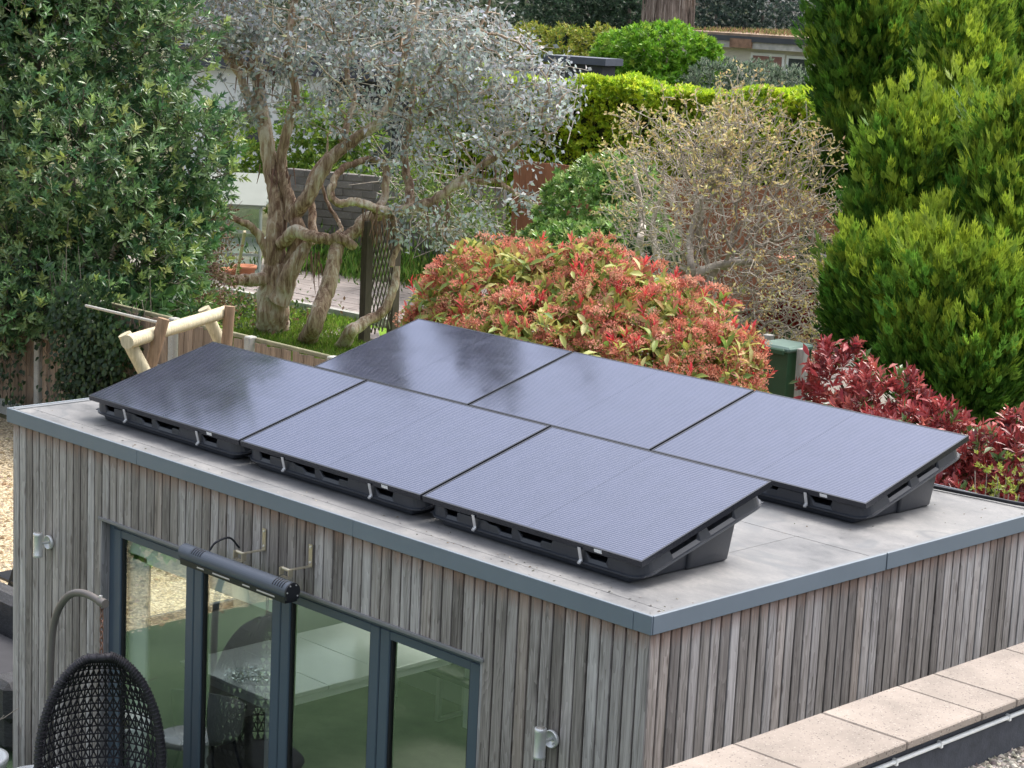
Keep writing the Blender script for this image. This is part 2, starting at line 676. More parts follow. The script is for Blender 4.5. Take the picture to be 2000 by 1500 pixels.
def glass_mat(name, tint, k):
    """window pane: clear sheet with mirror reflection growing towards grazing angles"""
    m = bpy.data.materials.new(name)
    m.use_nodes = True
    nt = m.node_tree
    nt.nodes.remove(nt.nodes['Principled BSDF'])
    tr = N(nt, 'ShaderNodeBsdfTransparent')
    tr.inputs[0].default_value = (*tint, 1)
    gl = N(nt, 'ShaderNodeBsdfGlossy')
    gl.inputs['Roughness'].default_value = 0.012
    gl.inputs['Color'].default_value = (.88, .95, .90, 1)
    lw = N(nt, 'ShaderNodeLayerWeight')
    lw.inputs['Blend'].default_value = .5
    f5 = math_n(nt, 'POWER', lw.outputs['Facing'], 5.0)
    f = math_n(nt, 'MINIMUM', math_n(nt, 'MULTIPLY', math_n(nt, 'ADD', math_n(nt, 'MULTIPLY', f5, .96), .042), k), .95)
    ms = N(nt, 'ShaderNodeMixShader')
    nt.links.new(f, ms.inputs[0])
    nt.links.new(tr.outputs[0], ms.inputs[1])
    nt.links.new(gl.outputs[0], ms.inputs[2])
    nt.links.new(ms.outputs[0], nt.nodes['Material Output'].inputs[0])
    return m


def pebble_mat(name, cols, scale):
    m, nt, p = nodes_of(name)
    v = coords(nt)
    vo = N(nt, 'ShaderNodeTexVoronoi', Scale=scale)
    nt.links.new(v, vo.inputs['Vector'])
    sep = nt.nodes.new('ShaderNodeSeparateColor')
    nt.links.new(vo.outputs['Color'], sep.inputs[0])
    r = ramp(nt, [(i / (len(cols) - 1), c) for i, c in enumerate(cols)])
    nt.links.new(sep.outputs[0], r.inputs[0])
    d = ramp(nt, [(.25, (1, 1, 1)), (.75, (.35, .33, .3))])
    nt.links.new(vo.outputs['Distance'], d.inputs[0])
    nt.links.new(mix(nt, r.outputs[0], d.outputs[0], 1.0, 'MULTIPLY'), p.inputs['Base Color'])
    p.inputs['Roughness'].default_value = .85
    h = math_n(nt, 'SUBTRACT', 1.0, vo.outputs['Distance'])
    bump(nt, p, h, .8, .02)
    return m


def turf_mat(name, c0, c1, c2, scale=30):
    m, nt, p = nodes_of(name)
    v = coords(nt)
    a = noise(nt, v, scale, 6, .75)
    b = noise(nt, v, 1.3, 4, .6)
    t = math_n(nt, 'ADD', math_n(nt, 'MULTIPLY', a, .65), math_n(nt, 'MULTIPLY', b, .35))
    r = ramp(nt, [(.35, c0), (.5, c1), (.68, c2)])
    nt.links.new(t, r.inputs[0])
    nt.links.new(r.outputs[0], p.inputs['Base Color'])
    p.inputs['Roughness'].default_value = .9
    p.inputs['Specular IOR Level'].default_value = .15
    bump(nt, p, a, .7, .03)
    return m


def stone_mat(name, base, speck, dark, scale=60, rnd=.06):
    """pale concrete or stone with aggregate specks and small pits"""
    m, nt, p = nodes_of(name)
    v = coords(nt)
    a = noise(nt, v, 3.5, 6, .65)
    lo, hi = tuple(c * .74 for c in base), tuple(min(.85, c * 1.14) for c in base)
    r = ramp(nt, [(.3, lo), (.7, hi)])
    nt.links.new(a, r.inputs[0])
    vo = N(nt, 'ShaderNodeTexVoronoi', Scale=scale)
    dn = N(nt, 'ShaderNodeTexNoise', Scale=scale * .7, Detail=2)
    nt.links.new(v, dn.inputs['Vector'])
    vv = nt.nodes.new('ShaderNodeVectorMath')
    vv.operation = 'MULTIPLY_ADD'
    nt.links.new(dn.outputs['Color'], vv.inputs[0])
    vv.inputs[1].default_value = (1.6 / scale,) * 3
    nt.links.new(v, vv.inputs[2])
    nt.links.new(vv.outputs[0], vo.inputs['Vector'])
    sep = nt.nodes.new('ShaderNodeSeparateColor')
    nt.links.new(vo.outputs['Color'], sep.inputs[0])
    k1 = math_n(nt, 'MULTIPLY', math_n(nt, 'GREATER_THAN', sep.outputs[0], .80), math_n(nt, 'LESS_THAN', vo.outputs['Distance'], .34))
    k2 = math_n(nt, 'MULTIPLY', math_n(nt, 'LESS_THAN', sep.outputs[0], .20), math_n(nt, 'LESS_THAN', vo.outputs['Distance'], .32))
    col = mix(nt, r.outputs[0], speck, math_n(nt, 'MULTIPLY', k1, .6))
    col = mix(nt, col, dark, math_n(nt, 'MULTIPLY', k2, .9))
    oi = nt.nodes.new('ShaderNodeObjectInfo')
    q = math_n(nt, 'MULTIPLY_ADD', oi.outputs['Random'], 2 * rnd)
    q.node.inputs[2].default_value = 1 - rnd
    cmb = nt.nodes.new('ShaderNodeCombineColor')
    for i in range(3):
        nt.links.new(q, cmb.inputs[i])
    nt.links.new(mix(nt, col, cmb.outputs[0], 1.0, 'MULTIPLY'), p.inputs['Base Color'])
    p.inputs['Roughness'].default_value = .85
    bump(nt, p, math_n(nt, 'SUBTRACT', a, math_n(nt, 'MULTIPLY', k2, .6)), .4, .004)
    return m


def bark_mat(name, c0, c1, c2, sc=(7, 7, 1.2), bm=.6):
    m, nt, p = nodes_of(name)
    v = coords(nt, sc)
    a = noise(nt, v, 1.0, 6, .7, .6)
    b = noise(nt, coords(nt), 1.1, 3, .5)
    t = math_n(nt, 'ADD', math_n(nt, 'MULTIPLY', a, .6), math_n(nt, 'MULTIPLY', b, .4))
    r = ramp(nt, [(.40, c0), (.5, c1), (.59, c2)])
    nt.links.new(t, r.inputs[0])
    nt.links.new(r.outputs[0], p.inputs['Base Color'])
    p.inputs['Roughness'].default_value = .8
    bump(nt, p, a, bm, .03)
    return m


TILT = math.radians(15.2)
M_BOARD = board_mat(tone=(1.08, 1.03, .98))
M_CLAD = board_mat('weathered_cladding', 0.0)
M_SILVERED = board_mat('silvered_larch', .8, (1.10, 1.07, 1.05))
M_ROOF = roof_mat()
M_SOLAR = solar_mat()
M_TRIM = plain('anthracite_trim', (.165, .20, .235), .45, 0, .05, 3, .4)
M_FRAME = plain('anthracite_aluminium', (.070, .098, .132), .4, 0, .04, 3, .5)
M_GASKET = plain('black_gasket', (.012, .012, .014), .6)
M_MEMB = plain('black_membrane', (.016, .013, .013), .9)
M_GLASS = glass_mat('pane_glass', (.90, .96, .92), 5.2)
M_PLASTER = plain('white_plaster', (.55, .56, .55), .9, var=.03)
M_FLOOR = plain('dark_floor', (.11, .105, .09), .6, var=.2)
M_TUB = plain('black_tub_plastic', (.030, .034, .043), .36, 0, .12, 9, .5, .06)
M_PFRAME = plain('black_anodised', (.035, .038, .048), .26, 0.5, .05, 4, .6)
M_SILVER = plain('silver_clip', (.72, .72, .72), .35, .6, .06, 12)
M_STEEL = plain('brushed_steel', (.72, .73, .72), .38, .55, .05, 30)
M_ZINC = plain('zinc_bracket', (.55, .50, .38), .4, .8, .12, 14)
M_STICK = plain('white_sticker', (.8, .8, .8), .5, var=.03)
M_HEAT = plain('heater_grey', (.075, .09, .115), .38, 0, .05, 4)
M_BLACK = plain('black_satin', (.014, .015, .02), .4, 0, .1, 6)
M_QUARTZ = plain('lamp_tube', (.42, .39, .34), .25, 0, .04, 20)
M_RATTAN = plain('dark_rattan', (.030, .027, .034), .5, 0, .35, 40)
M_STAND = plain('taupe_tube', (.145, .13, .12), .45, 0, .06, 5)
M_RUST = plain('rusty_chain', (.24, .13, .09), .7, .2, .3, 30)
M_WHITE = plain('white_metal', (.78, .80, .79), .4, 0, .03, 5)
M_TABLE = plain('white_table_top', (.70, .72, .70), .16, 0, .05, 3, .6)
M_GREYW = plain('grey_timber_post', (.36, .35, .32), .85, 0, .22, 5, .3, .2, .08, (6, 6, 1))
M_CONC = stone_mat('grey_concrete', (.36, .36, .33), (.5, .5, .46), (.16, .16, .14), 70)
M_FBOARD = plain('fence_board', (.25, .19, .14), .88, 0, .3, 5, .25, .25, .22, (10, 10, 1))
M_RAIL = plain('mossy_rail', (.21, .20, .13), .9, 0, .25, 6, .2, .2, .1)
M_LOGP = plain('pale_peeled_log', (.47, .42, .29), .8, 0, .26, 4, .3, .3, .0, (14, 14, 1.2))
M_LOGB = plain('brown_log', (.25, .17, .11), .85, 0, .3, 4, .25, .3, .0, (14, 14, 1.2))
M_COPING = stone_mat('coping_stone', (.25, .212, .18), (.36, .325, .29), (.08, .065, .055), 95)
M_FELT = plain('dark_felt', (.055, .06, .072), .9, 0, .2, 20, .3, .3)
M_GRAVEL = pebble_mat('golden_gravel', [(.40, .31, .18), (.58, .47, .29), (.68, .57, .39), (.48, .40, .29)], 32)
M_ROOFGRAVEL = pebble_mat('grey_gravel', [(.18, .17, .16), (.42, .40, .36), (.30, .28, .25), (.55, .52, .47)], 55)
M_TURF = turf_mat('artificial_turf', (.045, .078, .042), (.08, .128, .068), (.12, .175, .095), 60)
M_LAWN = turf_mat('lawn_grass', (.10, .20, .02), (.17, .31, .03), (.24, .38, .05), 26)
M_SOIL = turf_mat('garden_soil', (.05, .055, .025), (.10, .10, .05), (.16, .15, .08), 9)
M_PAVE = stone_mat('patio_slab', (.23, .20, .185), (.32, .29, .27), (.20, .17, .15), 26, .12)
M_BLOCK = stone_mat('walling_block', (.15, .137, .122), (.22, .21, .19), (.12, .11, .10), 30, .18)
M_EUC = bark_mat('eucalyptus_bark', (.14, .075, .045), (.40, .285, .195), (.62, .55, .45), (15, 15, 2.0), 1.0)
M_BARK = bark_mat('dull_bark', (.06, .05, .042), (.13, .11, .09), (.2, .17, .14))
M_TWIG = bark_mat('bare_twig', (.22, .185, .15), (.40, .35, .29), (.54, .49, .42), (5, 5, 5), .2)
M_LEAF = leafmat('leaf_satin', .45, .38, .4)
M_LEAFG = leafmat('leaf_glossy', .30, .30, .6)
M_LEAFM = leafmat('leaf_matte', .62, .36, .25)
M_PETAL = leafmat('flower_head', .7, .35, .2)

# ---------------------------------------------------------------- the setting
sheet('ground', [(-130, -60), (60, -60), (60, 120), (-130, 120)], -0.03, M_SOIL)
sheet('gravel_bed', [(-40, -16), (-5, -16), (-5, 6.55), (-40, 6.55)], -0.004, M_GRAVEL)
sheet('artificial_lawn', [(-8.43, -16), (1.2, -16), (1.2, 4.6), (-5.5, 4.6), (-9.4, 2.35), (-8.43, -1.6)], 0.012, M_TURF)
LK0, LK1 = np.array((-23.656, 15.712, -0.000)), np.array((-20.701, 15.933, 0.000))
kd = LK1 - LK0
kd /= np.linalg.norm(kd)
kn = np.array((-kd[1], kd[0], 0))
if kn @ np.array((-.7, .7, 0)) < 0:
    kn = -kn
la, lb = LK0 - kd * 7, LK0 + kd * 14
sheet('lawn', [la, lb, (lb[0] + 1, 7.0), (-22, 7.0)], 0.0, M_LAWN)
patio = sheet('patio', [la + kn * .16, lb + kn * .16, lb + kn * 6.4, la + kn * 6.4], 0.02, plain('patio_bed', (.2, .18, .15), .9))
kb = MB()
kb.bar(la + kn * .08 + (0, 0, .06), lb + kn * .08 + (0, 0, .06), .14, .16)
kb.build('edging_kerb', M_CONC, patio)
sl = MB().cbox(-.295, .295, -.225, .225, 0, .045, .012).mesh('paving_slab')
sl.materials.append(M_PAVE)
ang = math.atan2(kd[1], kd[0])
cnt = 0
for j in range(13):
    for i in range(22):
        q = LK0 + kd * (-1.6 + i * .6 + (.3 if j % 2 else 0)) + kn * (.42 + j * .46)
        s_ = link('paving_slab', sl, None, patio, (q[0] + rng.normal() * .004, q[1], .022 + rng.normal() * .003))
        s_.rotation_euler = (rng.normal() * .004, rng.normal() * .004, ang + rng.normal() * .006)
# stepping stones sunk in the neighbour's lawn
for i, (pt, rz, lab) in enumerate((((-20.801, 14.397, -0.000), .5, 'flat stepping stone in the lawn near the thick eucalyptus trunk'),
                            ((-19.944, 14.766, -0.000), .9, 'flat stepping stone in the lawn left of the lattice posts'))):
    o = MB().cbox(-.75, .75, -.55, .55, -.01, .03, .015).build('stepping_stone', M_PAVE, None, pt)
    o.rotation_euler[2] = rz
    tag(o, lab, 'stepping stone', 'stepping stones')

# ---------------------------------------------------------------- garden room
ZT = 2.78
L = 6.1255
DB = 3.82
room = thing('garden_room', (-L / 2, DB / 2, 0), 'flat-roofed garden room clad in grey weathered vertical timber boards', 'building')
WX0, WX1, WZ = -4.966, -1.2215, 2.217         # window opening on the front
fw = MB()
fw.box(-L + .05, WX0, .046, .15, 0, 2.70).box(WX1, -.05, .046, .15, 0, 2.70).box(WX0, WX1, .046, .15, WZ + .02, 2.70)
front = fw.build('front_wall', M_MEMB, room)
right = MB().box(-.15, -.046, .15, DB - .05, 0, 2.70).build('right_wall', M_MEMB, room)
def pane_quad(p, q):
    return MB().add([p, (q[0], q[1], p[2]), q, (p[0], p[1], q[2])], [(0, 1, 2, 3)])


# unseen wide windows added to the left and back walls to light the room
LY0, LY1, LZ0, LZ1 = .75, 3.35, .98, 2.30
lw_ = MB()
lw_.box(-L + .05, -L + .15, .15, DB - .05, 0, LZ0).box(-L + .05, -L + .15, .15, DB - .05, LZ1, 2.70)
lw_.box(-L + .05, -L + .15, .15, LY0, LZ0, LZ1).box(-L + .05, -L + .15, LY1, DB - .05, LZ0, LZ1)
lw_.build('left_wall', M_CLAD, room)
BX0, BX1 = -5.6, -1.2
bw_ = MB()
bw_.box(-L + .15, -.15, DB - .15, DB - .05, 0, LZ0).box(-L + .15, -.15, DB - .15, DB - .05, LZ1, 2.70)
bw_.box(-L + .15, BX0, DB - .15, DB - .05, LZ0, LZ1).box(BX1, -.15, DB - .15, DB - .05, LZ0, LZ1)
bw_.build('back_wall', M_CLAD, room)
lin = MB()
lin.box(-L + .15, -.15, .152, DB - .152, 2.48, 2.52)
for z0, z1, y0, y1 in ((.045, LZ0, .152, DB - .172), (LZ1, 2.479, .152, DB - .172), (LZ0 + .001, LZ1 - .001, .152, LY0), (LZ0 + .001, LZ1 - .001, LY1, DB - .172)):
    lin.box(-L + .152, -L + .17, y0, y1, z0, z1)
for z0, z1, x0, x1 in ((.045, LZ0, -L + .152, -.172), (LZ1, 2.479, -L + .152, -.172), (LZ0 + .001, LZ1 - .001, -L + .152, BX0), (LZ0 + .001, LZ1 - .001, BX1, -.172)):
    lin.box(x0, x1, DB - .17, DB - .152, z0, z1)
lin.box(-.17, -.152, .152, DB - .152, .045, 2.479)
lin.build('inner_lining', M_PLASTER, room)
for nm, b0, b1 in (('left', (-L + .08, -L + .13), (LY0, LY1)), ('back', (BX0, BX1), (DB - .13, DB - .08))):
    wf = MB()
    if nm == 'left':
        for y in (LY0, (LY0 + LY1) / 2 - .03, LY1 - .06):
            wf.box(b0[0], b0[1], y, y + .06, LZ0, LZ1)
        wf.box(b0[0] + .002, b0[1] - .002, LY0, LY1, LZ0, LZ0 + .05).box(b0[0] + .002, b0[1] - .002, LY0, LY1, LZ1 - .05, LZ1)
    else:
        for x in (BX0, BX0 + 1.45, BX0 + 2.9, BX1 - .06):
            wf.box(x, x + .06, b1[0], b1[1], LZ0, LZ1)
        wf.box(BX0, BX1, b1[0] + .002, b1[1] - .002, LZ0, LZ0 + .05).box(BX0, BX1, b1[0] + .002, b1[1] - .002, LZ1 - .05, LZ1)
    wfo = wf.build('window', M_FRAME, room)
    (pane_quad((-L + .10, LY0 + .03, LZ0 + .03), (-L + .10, LY1 - .03, LZ1 - .03)) if nm == 'left' else pane_quad((BX0 + .03, DB - .105, LZ0 + .03), (BX1 - .03, DB - .105, LZ1 - .03))).build('pane', M_GLASS, wfo)
MB().box(-L + .15, -.15, .02, DB - .152, 0.0, .04).build('room_floor', M_FLOOR, room)


def board_mesh(name, w, top, bot, th=.026, c=.003, mat=None):
    """local origin at the top of the board, front face towards -y"""
    me = MB().cbox(-w / 2, w / 2, 0, th, bot - top, 0, c).mesh(name)
    me.materials.append(mat or M_BOARD)
    return me


pw = .0866
b_full = board_mesh('board_full', pw - .0125, 2.685, .03)
b_short = board_mesh('board_short', pw - .0125, 2.685, WZ)
nb = int(round((L - .03) / pw))
for i in range(nb):
    x = -.015 - pw * (i + .5)
    short = WX0 < x < WX1
    if short is False or True:
        o = link('board', b_short if short else b_full, None, front, (0, 0, 0))
        o.location = Vector((x + rng.normal() * .0012, .018 + abs(rng.normal()) * .0015, 2.685))
        o.rotation_euler = (0, rng.normal() * .0007, 0)
b_side = board_mesh('board_side', .0815 - .0115, 2.685, .03, mat=M_SILVERED)
for i in range(46):
    y = .022 + .0815 * (i + .5)
    o = link('board', b_side, None, right, (0, 0, 0))
    o.location = Vector((-.018 - abs(rng.normal()) * .0015, y, 2.685))
    o.rotation_euler = (rng.normal() * .0007, 0, math.pi / 2)
# roof deck with raised trim round it
rf = MB().box(-L + .012, -.012, .012, DB - .012, 2.70, 2.768).build('roof', M_ROOF, room)
tr = MB()
for sx in (-4.28, -1.52, -.12):
    pass
segx = [-L, -4.52, -2.33, -.125, 0]
for i in range(4):
    tr = MB()
    x0, x1 = segx[i], segx[i + 1]
    tr.cbox(x0 + .0008, x1 - .0008, -.002 + .0015 * (i % 2), .011, 2.678, 2.78, .0025)
    tr.build('fascia', M_TRIM, room)
segy = [0, 2.05, DB]
for i in range(2):
    MB().cbox(-.011, .002 - .0015 * i, segy[i] + .0125, segy[i + 1] - .0008, 2.678, 2.7795, .0025).build('fascia', M_TRIM, room)
MB().cbox(-L, -L + .011, .012, DB, 2.678, 2.7795, .0025).build('fascia', M_TRIM, room)
MB().cbox(-L + .012, -.0125, DB - .011, DB + .001, 2.678, 2.7785, .0025).build('fascia', M_TRIM, room)
lip = MB()
lip.box(-L + .011, -.011, .011, .045, 2.7685, 2.772).box(-.045, -.011, .045, DB - .011, 2.7685, 2.772)
lip.box(-L + .011, -L + .06, .045, DB - .011, 2.7685, 2.774)
lip.build('edge_strip', plain('grey_edge_strip', (.15, .16, .17), .6, 0, .1, 5), rf)
# welded seams of the roof membrane
sm = MB()
for y in (.16, 1.95):
    sm.box(-L + .06, -.05, y, y + .05, 2.7682, 2.7694)
for x in (-5.35, -.62):
    sm.box(x, x + .045, .22, 1.94, 2.7683, 2.7695)
sm.build('roof_seam', M_ROOF, rf)
# window reveal, frame and four glazed leaves
rv = MB()
rv.box(WX0 - .002, WX0 + .018, .02, .15, .03, WZ).box(WX1 - .018, WX1 + .002, .02, .15, .03, WZ)
rv.build('window_reveal', M_CLAD, room)
MB().cbox(WX0 - .012, WX1 + .012, .006, .15, WZ - .012, WZ + .010, .003).build('drip_trim', plain('pale_trim', (.20, .20, .20), .6, 0, .12, 8), room)
FX0, FX1, FZ = WX0 + .02, WX1 - .02, WZ - .014
fr = MB()
fr.box(FX0, FX0 + .05, .085, .15, .05, FZ).box(FX1 - .05, FX1, .085, .15, .05, FZ).box(FX0 + .05, FX1 - .05, .085, .15, FZ - .045, FZ).box(FX0 + .05, FX1 - .05, .085, .15, .04, .085)
fr.build('window_frame', M_FRAME, room)
edges = [FX0 + .052, -3.975, -3.075, -2.147, FX1 - .052]
for i in range(4):
    a, b = edges[i] + .003, edges[i + 1] - .003
    st = .085
    lf = MB()
    z0, z1 = .09, FZ - .048
    lf.cbox(a, a + st, .078, .146, z0, z1, .006).cbox(b - st, b, .078, .146, z0, z1, .006)
    lf.cbox(a + st - .002, b - st + .002, .082, .144, z1 - .055, z1, .004).cbox(a + st - .002, b - st + .002, .082, .144, z0, z0 + .08, .004)
    leaf = lf.build('glazed_door_leaf', M_FRAME, room)
    gk = MB()
    gk.box(a + st, a + st + .013, .092, .13, z0 + .08, z1 - .055).box(b - st - .013, b - st, .092, .13, z0 + .08, z1 - .055)
    gk.build('gasket', M_GASKET, leaf)
    pane_quad((a + st + .006, .106, z0 + .07), (b - st - .006, .106, z1 - .05)).build('pane', M_GLASS, leaf)
# white blind box inside, over the two left leaves
MB().cbox(-4.86, -3.05, .155, .20, 1.95, 2.12, .006).build('blind_box', M_WHITE, room)
MB().cbox(-4.90, -4.60, .155, .19, .06, 2.0, .01).build('folded_curtain', M_PLASTER, room)

# ---------------------------------------------------------------- solar panels on tubs
PW, PD, TH = 1.722, 1.116, .035
ct, stn = math.cos(TILT), math.sin(TILT)


def pl(u, v, n):
    return (u, v * ct - n * stn, v * stn + n * ct)


def slab(mb, u0, u1, v0, v1, n0, n1):
    vv = [pl(u, v, n) for n in (n0, n1) for (u, v) in ((u0, v0), (u1, v0), (u1, v1), (u0, v1))]
    mb.add(vv, [(0, 3, 2, 1), (4, 5, 6, 7), (0, 1, 5, 4), (1, 2, 6, 5), (2, 3, 7, 6), (3, 0, 4, 7)])
    return mb


def make_panel():
    root = thing('solar_panel', (0, 0, 0), 'x', 'solar panel')
    fb = MB()
    w = .011
    slab(fb, 0, PW, 0, w, -TH, 0)
    slab(fb, 0, PW, PD - w, PD, -TH, 0)
    slab(fb, 0, w, w + .0005, PD - w - .0005, -TH, 0)
    slab(fb, PW - w, PW, w + .0005, PD - w - .0005, -TH, 0)
    fb.build('frame', M_PFRAME, root)
    slab(MB(), w, PW - w, w, PD - w, -.008, -.0015).build('glass', M_SOLAR, root)
    st = MB()
    slab(st, PW * .80, PW * .80 + .055, -.0012, 0, -.026, -.006)
    st.build('sticker', M_STICK, root)
    return root


def make_tub():
    root = thing('mounting_tub', (0, 0, 0), 'x', 'mounting tub')
    # castellated rim: walk a rounded rectangle in the panel plane
    pat_f = [(0, 1), (.03, 1), (.04, 0), (.095, 0), (.105, .75), (.26, .75), (.28, .45), (.32, .4), (.34, -.1), (.40, -.1), (.405, .9), (.435, .9), (.455, 0), (.55, 0), (.56, .4), (.61, .4), (.62, .9), (.78, .9), (.79, .6), (.805, 0), (.885, 0), (.90, 1), (1, 1)]
    pat_s = [(0, 1), (.17, 1), (.185, .05), (.43, .05), (.45, .95), (.53, .95), (.55, .05), (.78, .05), (.80, 1), (1, 1)]
    ins, rc = .030, .085
    u0, u1, v0, v1 = ins, PW - ins, ins * .6, PD - ins * 1.8
    pts = []

    def side(a, b, pat, out):
        for f, h in pat:
            pts.append((a[0] + (b[0] - a[0]) * f, a[1] + (b[1] - a[1]) * f, h, out))

    def corner(cx, cy, a0):
        for k in range(1, 6):
            a = math.radians(a0 + 90 * k / 6)
            pts.append((cx + rc * math.cos(a), cy + rc * math.sin(a), 1, (math.cos(a), math.sin(a))))
    side((u0 + rc, v0), (u1 - rc, v0), pat_f, (0, -1))
    corner(u1 - rc, v0 + rc, -90)
    side((u1, v0 + rc), (u1, v1 - rc), pat_s, (1, 0))
    corner(u1 - rc, v1 - rc, 0)
    side((u1 - rc, v1), (u0 + rc, v1), pat_f, (0, 1))
    corner(u0 + rc, v1 - rc, 90)
    side((u0, v1 - rc), (u0, v0 + rc), pat_s, (-1, 0))
    corner(u0 + rc, v0 + rc, 180)
    nlo, nhi, nb_ = -.090, -.045, -.118
    V, F = [], []
    for (u, v, h, o) in pts:
        nt_ = nlo + (nhi - nlo) * h
        prof = [(-.012, nb_), (-.012, nt_ - .002), (-.010, nt_), (-.002, nt_), (0, nt_ - .003), (.012, nb_ + .010), (.024, nb_ + .007), (.026, nb_), (.022, nb_ - .006)]
        for (off, n) in prof:
            V.append(pl(u + o[0] * off, v + o[1] * off, n))
    k, m = len(pts), 9
    for i in range(k):
        for j in range(m - 1):
            F.append((i * m + j, ((i + 1) % k) * m + j, ((i + 1) % k) * m + j + 1, i * m + j + 1))
        F.append((i * m + m - 1, ((i + 1) % k) * m + m - 1, ((i + 1) % k) * m, i * m))
    MB().add(V, F).build('rim', M_TUB, root)
    # ballast box below: a narrower wedge in front, a wider one behind, tapering to the foot
    body = MB()
    zb = -.162

    def wedge(x0, x1, y0, y1, taper):
        def zt(y):
            return (y / ct) * stn - .110 / ct
        v = [(x0 + taper, y0 + .01, zb), (x1 - taper, y0 + .01, zb), (x1 - taper, y1 - taper, zb), (x0 + taper, y1 - taper, zb),
             (x0, y0, max(zt(y0), zb + .02)), (x1, y0, max(zt(y0), zb + .02)), (x1, y1, zt(y1)), (x0, y1, zt(y1))]
        bm = bmesh.new()
        q = [bm.verts.new(a) for a in v]
        for f in [(0, 3, 2, 1), (4, 5, 6, 7), (0, 1, 5, 4), (1, 2, 6, 5), (2, 3, 7, 6), (3, 0, 4, 7)]:
            bm.faces.new([q[a] for a in f])
        bmesh.ops.bevel(bm, geom=[e for e in bm.edges], offset=.022, segments=3, affect='EDGES', profile=.5)
        bm.verts.index_update()
        body.add([a.co[:] for a in bm.verts], [[w.index for w in a.verts] for a in bm.faces], True)
        bm.free()
    wedge(.10, PW - .10, .045, .62, .02)
    wedge(.075, PW - .075, .50, .90, .03)
    body.build('ballast_box', M_TUB, root)
    fl = MB()
    slab(fl, .02, PW - .02, .02, PD - .06, -.114, -.110)
    fl.build('tub_floor', M_TUB, root)
    for f in (.215, .775):
        c = MB()
        uc = u0 + rc + (u1 - u0 - 2 * rc) * f
        slab(c, uc - .011, uc + .011, -.010, -.006, -.100, -.022)
        slab(c, uc - .011, uc + .011, -.020, -.0065, -.108, -.098)
        slab(c, uc - .010, uc + .010, -.030, -.0195, -.114, -.104)
        c.build('clip', M_SILVER, root)
    return root


p0, t0 = make_panel(), make_tub()
names = [('left', 'middle', 'right')[i] for i in range(3)]
ordr = [('front row', -5.5638 - .01, .319), ('back row', -5.6233 - .01, 2.4208)]
plab = {(0, 0): 'black solar panel in the front row, leftmost, nearest the log swing', (0, 1): 'black solar panel in the middle of the front row',
        (0, 2): 'black solar panel in the front row, nearest the roof corner', (1, 0): 'black solar panel in the back row, leftmost, mirroring dark trees',
        (1, 1): 'black solar panel in the middle of the back row', (1, 2): 'black solar panel in the back row, nearest the dark red shrub'}
tlab = {(0, 0): 'black plastic tub under the leftmost solar panel of the front row', (0, 1): 'black plastic tub under the middle solar panel of the front row',
        (0, 2): 'black plastic tub under the front solar panel nearest the roof corner', (1, 0): 'black plastic tub under the leftmost solar panel of the back row',
        (1, 1): 'black plastic tub under the middle solar panel of the back row', (1, 2): 'black plastic tub under the back solar panel nearest the dark red shrub'}
for r in range(2):
    for i in range(3):
        first = (r == 0 and i == 0)
        for proto, lab, grp in ((p0, plab, 'solar panels on the flat roof'), (t0, tlab, 'tubs carrying the solar panels')):
            o = proto if first else copy_tree(proto)
            o.location = (ordr[r][1] + i * (PW + .02), ordr[r][2], ZT + .15)
            o['label'] = lab[(r, i)]
            o['group'] = grp
# black cable along the back edge of the roof
cp = smooth_path([(-1.45, 3.60, 2.80), (-1.1, 3.66, 2.787), (-.75, 3.70, 2.787), (-.4, 3.745, 2.787), (-.17, 3.765, 2.79), (-.03, 3.80, 2.80), (.03, 3.86, 2.76), (.035, 3.88, 2.5), (.035, 3.88, .1)], 6)
tag(MB().tube(cp, .013, 8).build('cable', M_BLACK), 'thick black cable running along the back edge of the flat roof', 'cable')

# crumbs of moss and fallen bits lying on the roof
nd = 230
cx_ = rng.choice(4, nd, p=[.45, .2, .2, .15])
cc_ = np.array([(-1.35, 1.45), (-.6, 2.9), (-3.2, .14), (-1.0, .2)])[cx_]
sp_ = np.array([(.16, .07), (.5, .5), (2.0, .05), (.7, .08)])[cx_]
pd_ = np.clip(cc_ + rng.normal(size=(nd, 2)) * sp_, (-5.9, .06), (-.06, 3.6))
tag(leaves('roof_crumbs', np.column_stack([pd_, np.full(nd, 2.771)]), rand_dirs(nd) * (1, 1, .1), np.tile((0, 0, 1.), (nd, 1)) + rand_dirs(nd) * .4, rng.uniform(.008, .024, nd), rng.uniform(.006, .014, nd),
           palette(nd, [(.05, .045, .035), (.12, .09, .05), (.08, .09, .04), (.35, .33, .28)]), M_LEAFM, None), 'dark crumbs of moss and debris scattered on the flat roof', 'debris', kind='stuff')

# ---------------------------------------------------------------- wall lamps
def wall_lamp(x, z, label):
    r = thing('wall_lamp', (x, -.085, z), label, 'wall lamp', 'steel wall lamps')
    MB().lathe([(.028, -.088), (.033, -.086), (.0335, -.07), (.0325, -.068), (.0325, .062), (.0335, .064), (.0335, .084), (.030, .087)], n=20).build('lamp_body', M_STEEL, r, (0, 0, 0))
    MB().lathe([(.024, .0872), (.024, .0885)], n=16).build('lens', M_QUARTZ, r, (0, 0, 0))
    bp = MB().lathe([(.047, 0), (.050, .004), (.050, .022), (.044, .024), (.043, .012), (.001, .010)], n=24).build('back_plate', M_STEEL, r, (0, .098, .005))
    bp.rotation_euler = (math.radians(90), 0, 0)
    MB().tube([(0, .03, .005), (0, .09, .005)], .010, 10).build('arm', M_STEEL, r, (0, 0, 0))
    MB().tube([(.02, .075, -.016), (.02, .084, -.016)], .005, 6).build('screw', M_SILVER, r, (0, 0, 0))
    return r


